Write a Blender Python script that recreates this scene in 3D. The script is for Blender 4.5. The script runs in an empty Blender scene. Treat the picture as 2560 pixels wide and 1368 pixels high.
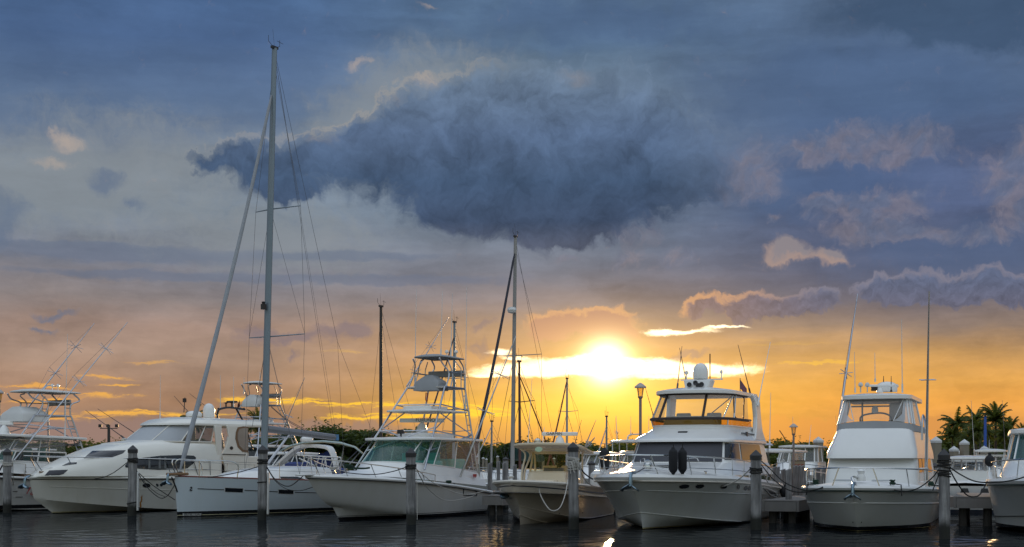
import bpy, bmesh, math, random
from mathutils import Vector, Matrix
random.seed(7)
S = bpy.context.scene
# ---------------------------------------------------------------- camera
F, CX, HY, CH = 3400.0, 1280.0, 1160.0, 2.0        # focal length, axis and horizon in photo pixels, eye height in metres
cam = bpy.data.cameras.new('camera'); co = bpy.data.objects.new('camera', cam); S.collection.objects.link(co)
cam.sensor_width = 36; cam.lens = 36 * F / 2560; cam.shift_y = (HY - 684) / 2560
cam.clip_start = .1; cam.clip_end = 20000
co.location = (0, 0, CH); co.rotation_euler = (math.pi / 2, 0, 0); S.camera = co
S.view_settings.view_transform = 'Standard'; S.view_settings.look = 'None'
S.view_settings.exposure = 0; S.view_settings.gamma = 1
S.cycles.max_bounces = 8; S.cycles.transparent_max_bounces = 24; S.cycles.sample_clamp_indirect = 4
S.cycles.caustics_reflective = False; S.cycles.caustics_refractive = False
SUN_AZ, SUN_EL = math.atan((1515 - CX) / F), math.atan((HY - 908) / F)
# ---------------------------------------------------------------- node helper
def lin(r, g, b, a=1.0):
    f = lambda c: (c / 255 / 12.92) if c / 255 <= .04045 else ((c / 255 + .055) / 1.055) ** 2.4
    return (f(r), f(g), f(b), a)
class NT:
    def __init__(s, tree): s.t = tree; s.n = tree.nodes; s.l = tree.links
    def new(s, typ, **kw):
        n = s.n.new(typ)
        for k, v in kw.items(): setattr(n, k, v)
        return n
    def put(s, sock, v):
        if v is None: return
        if isinstance(v, bpy.types.NodeSocket): s.l.new(v, sock)
        else: sock.default_value = v
    def m(s, op, a, b=None, c=None, clamp=False):
        n = s.new('ShaderNodeMath', operation=op); n.use_clamp = clamp
        for k, v in zip(n.inputs, (a, b, c)): s.put(k, v)
        return n.outputs[0]
    def v(s, op, a, b=None, c=None, out=0):
        n = s.new('ShaderNodeVectorMath', operation=op)
        for k, v in zip(n.inputs, (a, b, c)): s.put(k, v)
        return n.outputs['Value'] if op in ('DOT_PRODUCT', 'LENGTH', 'DISTANCE') else n.outputs[0]
    def noise(s, vec, scale, detail=4, rough=.5, dist=0, col=False):
        n = s.new('ShaderNodeTexNoise', noise_dimensions=getattr(s, 'dim', '3D')); s.put(n.inputs['Vector'], vec); n.inputs['Scale'].default_value = scale
        n.inputs['Detail'].default_value = detail; n.inputs['Roughness'].default_value = rough; n.inputs['Distortion'].default_value = dist
        return n.outputs['Color' if col else 'Fac']
    def step(s, x, lo, hi):                       # smooth step
        n = s.new('ShaderNodeMapRange', interpolation_type='SMOOTHSTEP'); s.put(n.inputs[0], x)
        n.inputs[1].default_value = lo; n.inputs[2].default_value = hi; n.inputs[3].default_value = 0; n.inputs[4].default_value = 1
        return n.outputs[0]
    def mix(s, fac, a, b, blend='MIX'):
        n = s.new('ShaderNodeMix', data_type='RGBA', blend_type=blend)
        s.put(n.inputs[0], fac); s.put(n.inputs[6], a); s.put(n.inputs[7], b)
        return n.outputs[2]
    def ramp(s, x, stops, interp='LINEAR'):
        n = s.new('ShaderNodeValToRGB'); s.put(n.inputs[0], x); e = n.color_ramp.elements; n.color_ramp.interpolation = interp
        e[0].position, e[0].color = stops[0]; e[1].position, e[1].color = stops[-1]
        for p, c in stops[1:-1]:
            q = e.new(p); q.color = c
        return n.outputs[0]
# ---------------------------------------------------------------- the sky (all in azimuth and elevation, true for every viewpoint)
def ang(px, py):
    return (CX / 100 + F / 100 * math.atan((px - CX) / F), HY / 100 - F / 100 * math.atan((HY - py) / math.hypot(F, px - CX)))
def build_sky():
    w = bpy.data.worlds.new('World'); S.world = w; w.use_nodes = True
    w.cycles.sampling_method = 'MANUAL'; w.cycles.sample_map_resolution = 1024
    T = NT(w.node_tree); T.n.clear(); T.dim = '2D'
    d = T.new('ShaderNodeTexCoord').outputs['Generated']
    sp = T.new('ShaderNodeSeparateXYZ'); T.l.new(d, sp.inputs[0]); X, Y, Z = sp.outputs
    az = T.m('ARCTAN2', X, Y); el = T.m('ARCSINE', Z)
    U = T.m('MULTIPLY_ADD', az, F / 100, CX / 100); V = T.m('MULTIPLY_ADD', el, -F / 100, HY / 100)
    cb = T.new('ShaderNodeCombineXYZ'); T.put(cb.inputs[0], U); T.put(cb.inputs[1], V); P = cb.outputs[0]
    def warp(vec, scale, amp, detail=6, rough=.6):
        c = T.noise(vec, scale, detail, rough, 0, True)
        return T.v('MULTIPLY_ADD', T.v('SUBTRACT', c, (.5, .5, .5)), (amp, amp, 0), vec)
    W = warp(warp(P, .6, 1.2, 5, .58), 2.6, .26, 6, .6)          # ragged cloud edges
    Wf = warp(T.v('MULTIPLY', P, (1, 2.6, 1)), .8, .9, 8, .66); Wf = T.v('MULTIPLY', Wf, (1, 1 / 2.6, 1))
    def billow(vec):                                              # cauliflower heads plus frayed noise
        n = T.new('ShaderNodeTexVoronoi', feature='F1', voronoi_dimensions='2D'); n.normalize = True; T.put(n.inputs['Vector'], vec); n.inputs['Scale'].default_value = 1.9; n.inputs['Detail'].default_value = 3; n.inputs['Roughness'].default_value = .62; n.inputs['Lacunarity'].default_value = 2.3
        return T.m('SUBTRACT', .42, n.outputs['Distance'])
    Wb = warp(warp(P, .6, 1.0, 4, .6), 3.2, .22, 5, .66)
    fray = T.m('SUBTRACT', T.noise(W, 1.9, 9, .66), .5)
    bil = billow(Wb); bil2 = billow(T.v('ADD', Wb, (.03, .13, 0)))
    relief = T.m('SUBTRACT', bil, bil2)                           # tops of the heads catch light from the high sky
    puff = T.m('MULTIPLY_ADD', bil, .9, T.m('MULTIPLY', fray, .75))
    def field(vec, blobs):
        acc = None
        for (px, py, rx, ry) in blobs:
            u, v = ang(px, py); sx, sy = 100 / rx, 100 / ry
            q = T.v('MULTIPLY_ADD', vec, (sx, sy, 0), (-u * sx, -v * sy, 0))
            g = T.m('POWER', .5, T.v('DOT_PRODUCT', q, q))
            acc = g if acc is None else T.m('ADD', acc, g)
        return acc
    ys = [0, 150, 300, 420, 550, 680, 760, 830, 900, 960, 1010, 1060, 1110, 1160]
    colL = [(72, 100, 138), (78, 104, 144), (104, 124, 150), (124, 136, 150), (117, 131, 147), (124, 126, 137), (141, 131, 130), (158, 134, 122), (164, 138, 121), (167, 134, 111), (170, 132, 104), (162, 130, 108), (160, 128, 110), (150, 125, 110)]
    colM = [(84, 108, 138), (92, 116, 142), (116, 131, 146), (122, 136, 150), (116, 130, 147), (122, 125, 137), (136, 126, 128), (160, 134, 116), (186, 143, 106), (198, 149, 94), (214, 157, 76), (216, 152, 78), (205, 146, 84), (190, 140, 90)]
    colR = [(84, 104, 130), (84, 105, 135), (86, 106, 136), (85, 101, 135), (84, 97, 129), (94, 99, 120), (110, 106, 116), (146, 126, 114), (206, 158, 100), (230, 168, 86), (232, 162, 76), (222, 154, 76), (214, 148, 76), (205, 140, 76)]
    Vn = T.m('DIVIDE', V, 11.6, clamp=True)
    Vs = T.m('ADD', Vn, T.m('MULTIPLY', T.m('SUBTRACT', T.noise(T.v('MULTIPLY', P, (.25, .9, 1)), 1.0, 5, .6), .5), .06))
    rL, rM, rR = [T.ramp(Vs, [(y / 1160, lin(*c)) for y, c in zip(ys, cc)]) for cc in (colL, colM, colR)]
    col = T.mix(T.step(U, 5.5, 13.0), rL, rM); col = T.mix(T.step(U, 13.0, 21.5), col, rR)
    # thin high sheets: broad light and dark patches
    n1 = T.noise(T.v('MULTIPLY', W, (.5, 1.15, 1)), .55, 6, .55)
    n2 = T.noise(T.v('MULTIPLY', Wf, (.35, 2.2, 1)), .9, 6, .6)
    high = T.m('SUBTRACT', 1.0, T.step(V, 6.0, 9.5))
    k = T.m('MULTIPLY_ADD', T.m('SUBTRACT', n1, .5), .75, 1.0); k = T.m('MULTIPLY_ADD', T.m('SUBTRACT', n2, .5), .55, k)
    col = T.mix(1.0, col, k, 'MULTIPLY')
    def over(col, blobs, body, amt=1.0, lo=.3, hi=.6, vec=None, pf=.5):
        f = field(vec or W, blobs); g = T.m('MULTIPLY_ADD', T.m('MULTIPLY', puff, T.step(f, .10, .36)), pf, f)
        return T.mix(T.m('MULTIPLY', T.step(g, lo, hi), amt), col, body), g
    # blue veils and paler veils
    col, _ = over(col, [(450, 150, 420, 120), (480, 240, 180, 70), (120, 250, 260, 90), (1500, 60, 300, 50), (2050, 220, 260, 80), (2250, 250, 260, 70), (2050, 470, 200, 60), (2400, 640, 260, 70)], lin(76, 100, 137), .5, .1, 1.0)
    col, _ = over(col, [(2380, 10, 260, 50), (2500, 60, 160, 50)], lin(58, 80, 108), .7, .15, .9)
    col, _ = over(col, [(300, 420, 280, 110), (930, 290, 120, 70), (1120, 190, 160, 70), (80, 480, 150, 60), (700, 600, 220, 70), (960, 340, 90, 50)], lin(140, 146, 150), .6, .0, 1.25, None, 1.2)
    col, _ = over(col, [(300, 640, 260, 14), (420, 690, 300, 10), (200, 615, 150, 8), (1000, 700, 250, 12), (850, 640, 200, 9)], lin(98, 112, 136), .5, .15, .8, Wf)
    # warm lit tufts
    col, _ = over(col, [(1070, 197, 30, 16), (1440, 184, 34, 15), (888, 160, 22, 9), (1005, 268, 16, 8), (165, 365, 30, 12), (120, 412, 40, 11), (870, 352, 30, 18), (810, 360, 24, 8), (160, 345, 26, 9), (130, 328, 22, 9), (1075, 2, 30, 8)], lin(206, 182, 160), .5, .1, 1.9, None, 1.2)
    # far left / scattered small dark puffs
    col, _ = over(col, [(120, 777, 48, 9), (92, 822, 18, 8), (137, 820, 16, 10), (262, 436, 34, 22), (250, 470, 24, 18), (350, 512, 28, 14), (8, 525, 36, 28), (0, 595, 22, 28)], lin(94, 111, 137), .65, .15, 1.3, None, 1.1)
    col, _ = over(col, [(845, 830, 60, 24), (740, 852, 42, 14), (645, 850, 40, 22), (900, 838, 22, 14), (1215, 815, 28, 9), (730, 895, 12, 8), (1720, 880, 50, 9), (1650, 878, 26, 7), (1190, 865, 40, 14)], lin(122, 112, 124), .7, .15, 1.2, None, 1.1)
    # pale pinkish cumulus on the right
    fl = [(2170, 350, 120, 38), (2250, 385, 110, 26), (2060, 375, 80, 26), (1890, 410, 46, 36), (1930, 465, 40, 22), (1830, 440, 46, 54), (2240, 505, 80, 36), (2120, 515, 90, 22), (2050, 500, 36, 18), (2180, 575, 100, 22), (2310, 590, 100, 16), (2480, 595, 40, 18), (2560, 390, 50, 60), (2490, 440, 40, 36), (2560, 520, 60, 44), (1690, 640, 50, 18), (1570, 640, 30, 24), (1412, 645, 24, 9), (1940, 545, 20, 10), (1600, 520, 46, 50), (1500, 590, 90, 16)]
    body = T.mix(T.step(T.noise(W, 1.6, 4, .5), .35, .65), lin(112, 118, 138), lin(138, 129, 136))
    body = T.mix(1.0, body, T.m('MULTIPLY_ADD', relief, .8, 1.0), 'MULTIPLY'); col, _ = over(col, fl, body, .50, .26, 1.15, Wb, 1.3)
    pk_ = [(1960, 628, 44, 20), (1990, 648, 54, 12), (1940, 640, 30, 18), (2090, 640, 32, 16), (2100, 652, 30, 9)]; f = T.m('MULTIPLY_ADD', puff, 1.1, field(Wb, pk_)); fdn = T.m('MULTIPLY_ADD', puff, 1.1, field(T.v('ADD', Wb, (-.10, .10, 0)), pk_))
    pk = T.mix(T.m('MULTIPLY', T.m('SUBTRACT', 1.0, T.step(fdn, .3, 1.6)), .7), lin(146, 137, 140), lin(180, 151, 136))
    col = T.mix(T.m('MULTIPLY', T.step(f, .25, 1.25), .85), col, pk)
    # the long dark cumulus in the middle
    fb = [(515, 398, 40, 12), (590, 408, 70, 24), (660, 418, 74, 38), (780, 425, 120, 54), (888, 330, 30, 26), (930, 390, 90, 52), (1010, 320, 44, 32), (1080, 350, 110, 80), (1150, 280, 80, 60), (1230, 262, 84, 64), (1340, 320, 180, 110), (1500, 340, 170, 110), (1640, 380, 130, 80), (1730, 430, 100, 44), (1380, 460, 240, 80), (1170, 470, 120, 70), (1560, 460, 150, 52), (1280, 530, 170, 40), (1440, 560, 130, 44), (1420, 600, 90, 18), (720, 480, 60, 14)]
    f0 = field(W, fb); f = T.m('MULTIPLY_ADD', T.m('MULTIPLY', puff, T.step(f0, .08, .34)), 1.0, f0)
    inn = T.noise(W, .9, 6, .6)
    dark = T.ramp(T.m('DIVIDE', V, 7.0, clamp=True), [(.28, lin(106, 125, 148)), (.5, lin(86, 106, 136)), (.66, lin(66, 86, 114)), (.8, lin(62, 77, 102)), (.88, lin(84, 92, 112))])
    dark = T.mix(1.0, dark, T.m('MULTIPLY_ADD', T.m('SUBTRACT', inn, .5), 1.15, T.m('MULTIPLY_ADD', relief, .45, 1.0)), 'MULTIPLY')
    soft = T.step(V, 3.9, 5.4); den = T.mix(soft, T.step(f, .42, .66), T.step(f, .30, .95))
    lit = T.m('MULTIPLY', T.m('MULTIPLY', T.step(f, .25, .45), T.m('SUBTRACT', 1.0, T.step(f, .46, .75))), T.m('SUBTRACT', 1.0, T.step(U, 10.5, 13.5)))
    col = T.mix(T.m('MULTIPLY', T.m('MULTIPLY', lit, T.m('SUBTRACT', 1.0, T.step(V, 3.4, 4.4))), .28), col, lin(178, 166, 152))
    col = T.mix(T.m('MULTIPLY', den, T.m('SUBTRACT', .97, T.m('MULTIPLY', T.step(U, 16.0, 18.6), .4))), col, T.mix(T.m('MULTIPLY', T.m('SUBTRACT', 1.0, T.step(f, .6, 1.2)), .45), dark, col))
    # dark line of cumulus low on the right, lit along the top
    fr = [(1735, 770, 26, 16), (1770, 758, 30, 16), (1850, 775, 34, 22), (1890, 755, 46, 22), (1960, 772, 66, 20), (2050, 742, 56, 22), (2190, 722, 40, 18), (2290, 735, 56, 24), (2370, 715, 86, 30), (2480, 718, 96, 28), (2560, 730, 60, 22)]
    fr0 = field(Wb, fr); pg = T.m('MULTIPLY', puff, T.step(fr0, .06, .3)); f = T.m('ADD', pg, fr0)
    fup = T.m('ADD', pg, field(T.v('ADD', Wb, (-.05, -.10, 0)), fr))
    b1 = T.mix(T.step(U, 17, 21), lin(142, 120, 122), lin(96, 106, 132)); b1 = T.mix(T.step(V, 7.0, 8.0), b1, T.mix(.5, b1, lin(105, 98, 112)))
    b1 = T.mix(1.0, b1, T.m('MULTIPLY_ADD', relief, 1.0, 1.0), 'MULTIPLY')
    rim = T.mix(T.step(U, 17.4, 20.5), lin(222, 168, 122), lin(134, 130, 144))
    rf = T.m('MULTIPLY', T.m('SUBTRACT', 1.0, T.step(fup, .35, .8)), .8)
    col = T.mix(T.m('MULTIPLY', T.step(f, .36, .70), .92), col, T.mix(rf, b1, rim))
    # cloud in front of the sun glow
    fs_ = [(1370, 822, 56, 24), (1440, 808, 70, 26), (1520, 790, 60, 18), (1560, 828, 46, 28)]; f = T.m('MULTIPLY_ADD', puff, .9, field(Wb, fs_)); fup = T.m('MULTIPLY_ADD', puff, .9, field(T.v('ADD', Wb, (0, -.12, 0)), fs_))
    col = T.mix(T.m('MULTIPLY', T.step(f, .34, .75), .8), col, T.mix(T.m('MULTIPLY', T.m('SUBTRACT', 1.0, T.step(fup, .35, .8)), .8), lin(178, 134, 120), lin(222, 170, 124)))
    # low band of distant cloud above the far shore
    hb = T.m('ADD', V, T.m('MULTIPLY', T.m('SUBTRACT', T.noise(T.v('MULTIPLY', P, (1, .4, 1)), 1.3, 8, .66), .5), 1.0))
    low = T.ramp(T.m('DIVIDE', U, 25.6, clamp=True), [(0, lin(150, 124, 116)), (.36, lin(156, 126, 112)), (.46, lin(208, 148, 84)), (.6, lin(240, 164, 78)), (.8, lin(226, 152, 76)), (1, lin(208, 146, 84))])
    col = T.mix(T.m('MULTIPLY', T.step(hb, 10.46, 10.60), .85), col, low)
    # glowing slits near the horizon
    st = [(250, 942, 60, 4), (300, 960, 40, 3), (80, 966, 110, 4), (270, 988, 70, 6), (150, 1000, 60, 4), (60, 1008, 60, 4), (100, 1042, 170, 9), (470, 1036, 150, 5), (300, 1030, 90, 4), (730, 1004, 90, 7), (640, 1000, 60, 6), (920, 1012, 130, 6), (850, 1044, 40, 4), (960, 1042, 90, 6), (1090, 1034, 90, 8), (1160, 1012, 60, 8), (1230, 1030, 60, 8), (860, 880, 50, 4), (400, 910, 60, 4), (1960, 860, 90, 4), (1900, 850, 60, 3), (2050, 905, 120, 4)]
    n3 = T.step(T.noise(T.v('MULTIPLY', Wf, (.8, 9, 1)), 1.3, 6, .6), .36, .62)
    f = T.m('MULTIPLY', field(Wf, st), T.m('MULTIPLY_ADD', n3, .9, .3))
    col = T.mix(T.m('MULTIPLY', T.step(f, .15, 1.0), T.m('MULTIPLY', T.step(V, 8.2, 10.2), .95)), col, T.mix(T.step(U, 1, 9), lin(240, 174, 84), lin(255, 200, 64)))
    # sun glow through the cloud, widest first
    su, sv = ang(1515, 908)
    def gauss(rx, ry, dv=0):
        q = T.v('MULTIPLY_ADD', P, (1 / rx, 1 / ry, 0), (-su / rx, -(sv + dv) / ry, 0))
        return T.m('POWER', .5, T.v('DOT_PRODUCT', q, q))
    def add(col, fac, c): return T.mix(fac, col, c, 'ADD')
    col = add(col, gauss(4.6, 1.35, .35), (.30, .16, .012, 1))
    col = add(col, gauss(2.6, .55, 1.15), (.30, .22, .0, 1))
    col = add(col, gauss(1.9, .95, .1), (.40, .22, .05, 1))
    fgap = field(Wf, [(1205, 940, 40, 6), (1290, 928, 90, 10), (1380, 918, 100, 15), (1480, 912, 110, 18), (1590, 915, 110, 14), (1700, 920, 130, 11), (1690, 942, 100, 6), (1800, 925, 70, 8), (1245, 884, 34, 6), (1290, 896, 30, 3), (1660, 832, 40, 7), (1740, 828, 60, 5), (1820, 818, 50, 3)])
    col = add(col, T.step(T.m('MULTIPLY_ADD', puff, .5, fgap), .25, 1.1), (1.6, 1.35, .85, 1))
    col = add(col, gauss(.80, .60), (.62, .44, .16, 1))
    col = add(col, gauss(.38, .36), (3.0, 2.6, 1.7, 1))
    # unseen sky overhead and behind the viewer, made extra bright to light the bows
    sky = T.new('ShaderNodeTexSky', sky_type='NISHITA'); sky.sun_disc = False
    sky.sun_elevation = SUN_EL; sky.sun_rotation = SUN_AZ
    skyc = T.mix(1.0, sky.outputs[0], (.12, .12, .12, 1), 'MULTIPLY')
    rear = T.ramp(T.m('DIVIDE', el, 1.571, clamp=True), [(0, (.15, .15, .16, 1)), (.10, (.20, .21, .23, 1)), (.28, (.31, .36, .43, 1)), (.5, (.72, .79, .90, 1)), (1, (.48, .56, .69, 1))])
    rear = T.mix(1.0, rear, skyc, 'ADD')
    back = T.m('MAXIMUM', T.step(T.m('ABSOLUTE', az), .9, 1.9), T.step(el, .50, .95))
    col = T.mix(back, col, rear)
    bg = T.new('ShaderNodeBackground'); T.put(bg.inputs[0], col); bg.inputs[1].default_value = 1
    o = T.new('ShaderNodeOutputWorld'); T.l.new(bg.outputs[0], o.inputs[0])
build_sky()
sl = bpy.data.lights.new('sun', 'SUN'); sl.energy = 2.0; sl.angle = math.radians(.5); sl.color = (1, .62, .30)
so = bpy.data.objects.new('sun', sl); S.collection.objects.link(so)
so.rotation_euler = Vector((math.sin(SUN_AZ) * math.cos(SUN_EL), math.cos(SUN_AZ) * math.cos(SUN_EL), math.sin(SUN_EL))).to_track_quat('Z', 'Y').to_euler()
# ---------------------------------------------------------------- materials
MATS = {}
def pm(name, base, rough=.5, metal=0, spec=.5, var=0, vscale=3, bump=0, bscale=20, coat=0, stretch=(1, 1, 1), detail=5):
    """plain procedural material: base colour broken up by noise, optional bump"""
    if name in MATS: return MATS[name]
    m = bpy.data.materials.new(name); m.use_nodes = True; T = NT(m.node_tree); p = T.n['Principled BSDF']
    b = base if len(base) == 4 else (*base, 1)
    p.inputs['Roughness'].default_value = rough; p.inputs['Metallic'].default_value = metal
    p.inputs['Specular IOR Level'].default_value = spec; p.inputs['Coat Weight'].default_value = coat
    P = T.new('ShaderNodeTexCoord').outputs['Object']; P = T.v('MULTIPLY', P, stretch)
    if var:
        n = T.noise(P, vscale, detail, .6); k = T.m('MULTIPLY_ADD', T.m('SUBTRACT', n, .5), 2 * var, 1)
        T.put(p.inputs['Base Color'], T.mix(1, b, k, 'MULTIPLY'))
        T.put(p.inputs['Roughness'], T.m('MULTIPLY_ADD', n, .2, rough - .1, clamp=True))
    else: p.inputs['Base Color'].default_value = b
    if bump:
        q = T.new('ShaderNodeBump'); q.inputs['Strength'].default_value = bump; q.inputs['Distance'].default_value = .02
        T.put(q.inputs['Height'], T.noise(P, bscale, 5, .6)); T.l.new(q.outputs[0], p.inputs['Normal'])
    MATS[name] = m; return m
def hullmat(name, base, bands=(), stain=.35, rough=.16, sheen=True, rust=None):
    """gelcoat: colour bands by height above the waterline, scuffs, water stains near the waterline"""
    m = bpy.data.materials.new(name); m.use_nodes = True; T = NT(m.node_tree); p = T.n['Principled BSDF']
    P = T.new('ShaderNodeTexCoord').outputs['Object']; sp = T.new('ShaderNodeSeparateXYZ'); T.l.new(P, sp.inputs[0]); z = sp.outputs[2]
    c = T.mix(T.m('MULTIPLY', T.step(T.noise(T.v('MULTIPLY', P, (1.2, 1.2, .25)), 1.4, 7, .65), .42, .78), stain), (*base, 1), (base[0] * .80, base[1] * .76, base[2] * .66, 1))
    drip = T.step(T.noise(T.v('MULTIPLY', P, (7, 7, .35)), 1.5, 4, .6), .56, .8)
    c = T.mix(T.m('MULTIPLY', drip, T.m('MULTIPLY', T.m('SUBTRACT', 1, T.step(z, .1, .9)), stain * .9)), c, (.34, .27, .15, 1))
    if rust:                                                  # one rust run below a fitting
        x = sp.outputs[0]; wv = T.m('MULTIPLY', T.m('SUBTRACT', T.noise(P, 6, 3), .5), .12)
        a = T.m('SUBTRACT', 1, T.step(T.m('ABSOLUTE', T.m('ADD', T.m('SUBTRACT', x, rust[0]), wv)), .02, .06))
        c = T.mix(T.m('MULTIPLY', a, T.m('MULTIPLY', T.step(z, -.1, .0), T.m('SUBTRACT', 1, T.step(z, rust[1] - .15, rust[1])))), c, (.30, .13, .03, 1))
    for (z0, z1, col) in bands:
        c = T.mix(T.m('MULTIPLY', T.m('GREATER_THAN', z, z0), T.m('LESS_THAN', z, z1)), c, (*col, 1))
    T.put(p.inputs['Base Color'], c); p.inputs['Coat Weight'].default_value = .15
    T.put(p.inputs['Roughness'], T.m('MULTIPLY_ADD', T.noise(P, 2.2, 5, .6), .25, rough - .08))
    q = T.new('ShaderNodeBump'); q.inputs['Strength'].default_value = .12; q.inputs['Distance'].default_value = .05
    T.put(q.inputs['Height'], T.noise(T.v('MULTIPLY', P, (1, 1, 1.6)), 1.1, 3, .5)); T.l.new(q.outputs[0], p.inputs['Normal'])
    MATS[name] = m; return m
def glass(name, tint, body=(.5, .5, .5), milk=0., refl=.5):
    """thin clear sheet: tinted see-through, a share of milky plastic, mirror by angle"""
    if name in MATS: return MATS[name]
    m = bpy.data.materials.new(name); m.use_nodes = True; T = NT(m.node_tree); T.n.clear()
    P = T.new('ShaderNodeTexCoord').outputs['Object']
    tr = T.new('ShaderNodeBsdfTransparent'); tr.inputs[0].default_value = (*tint, 1)
    df = T.new('ShaderNodeBsdfDiffuse'); df.inputs[0].default_value = (*body, 1)
    gl = T.new('ShaderNodeBsdfGlossy'); gl.inputs[1].default_value = .04
    lw = T.new('ShaderNodeLayerWeight'); fr = T.m('MULTIPLY_ADD', T.m('POWER', lw.outputs['Facing'], 5), .9, .045)
    a = T.new('ShaderNodeMixShader'); T.put(a.inputs[0], T.m('MULTIPLY_ADD', T.noise(P, 1.6, 4, .6), milk * .8, milk * .6, clamp=True))
    T.l.new(tr.outputs[0], a.inputs[1]); T.l.new(df.outputs[0], a.inputs[2])
    b = T.new('ShaderNodeMixShader'); T.put(b.inputs[0], T.m('MULTIPLY', fr, refl, clamp=True)); T.l.new(a.outputs[0], b.inputs[1]); T.l.new(gl.outputs[0], b.inputs[2])
    bp = T.new('ShaderNodeBump'); bp.inputs['Strength'].default_value = .25 if milk else .06; bp.inputs['Distance'].default_value = .03
    T.put(bp.inputs['Height'], T.noise(P, 2.5, 3, .5)); T.l.new(bp.outputs[0], gl.inputs['Normal'])
    o = T.new('ShaderNodeOutputMaterial'); T.l.new(b.outputs[0], o.inputs[0]); MATS[name] = m; return m
GEL = pm('gelcoat', (.78, .78, .76), .22, var=.07, vscale=1.3, bump=.05, bscale=1.5, coat=.2)
GELW = pm('gelcoat_warm', (.77, .75, .68), .24, var=.07, vscale=1.3, bump=.05, bscale=1.5, coat=.2)
CREAM = pm('gelcoat_cream', (.70, .60, .44), .28, var=.07, vscale=1.3, coat=.15)
DECK = pm('deck_nonskid', (.72, .72, .70), .6, var=.08, vscale=2, bump=.25, bscale=60)
STEEL = pm('stainless', (.62, .62, .60), .18, 1, var=.1, vscale=4)
ALU = pm('aluminium', (.50, .51, .53), .34, 1, var=.08, vscale=3)
ALUW = pm('white_aluminium', (.72, .73, .72), .35, var=.05)
MAST = pm('anodised_mast', (.22, .27, .31), .42, .35, var=.12, vscale=2, stretch=(1, 1, .15))
MASTD = pm('dark_mast', (.045, .035, .03), .5, var=.15)
MASTW = pm('white_mast', (.36, .35, .34), .45, var=.15, vscale=3, stretch=(1, 1, .2))
WIRE = pm('rigging_wire', (.10, .10, .11), .45, .3)
BLACK = pm('black_rubber', (.012, .012, .013), .55, var=.2)
BLKP = pm('black_plastic', (.02, .02, .022), .35)
DGLASS = pm('smoked_window', (.012, .014, .018), .06, spec=.7)
SHADE = pm('grey_sun_screen', (.055, .056, .066), .75, var=.12, vscale=2, bump=.1, bscale=4)
SHADEL = pm('pale_window_cover', (.40, .42, .44), .65, var=.12, vscale=2, bump=.15, bscale=3)
CANW = pm('white_canvas', (.60, .60, .58), .8, var=.12, vscale=2.5, bump=.3, bscale=4)
CANG = pm('grey_canvas', (.30, .31, .32), .8, var=.15, vscale=2.5, bump=.3, bscale=5)
CANB = pm('blue_canvas', (.015, .035, .16), .8, var=.2, vscale=3, bump=.4, bscale=5)
CANGR = pm('green_canvas', (.008, .045, .04), .8, var=.2, vscale=3, bump=.4, bscale=5)
CANT = pm('tan_canvas', (.22, .13, .07), .8, var=.2, vscale=3)
SAIL = pm('furled_sail', (.34, .36, .39), .8, var=.2, vscale=4, bump=.5, bscale=7)
TEAK = pm('red_brown_trim', (.20, .06, .04), .5, var=.2)
ROPEK = pm('dark_rope', (.018, .018, .018), .9, bump=.6, bscale=60)
ROPEW = pm('pale_rope', (.50, .48, .44), .9, bump=.6, bscale=60)
RED = pm('red_paint', (.35, .03, .03), .5)
CHROME = pm('anchor_steel', (.22, .30, .36), .3, 1, var=.2)
CLEAR = glass('clear_vinyl', (.86, .86, .86), (.7, .7, .7), .14, .7)
MILKY = glass('milky_vinyl', (.72, .74, .76), (.60, .62, .64), .62, .5)
TEAL = glass('teal_glass', (.42, .72, .64), (.06, .26, .22), .22, 1.0)
AMBER = glass('amber_acrylic', (.62, .42, .10), (.20, .12, .02), .12, .8)
GREY_GLASS = glass('grey_glass', (.40, .44, .46), (.04, .05, .06), .25, 1.0)
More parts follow.
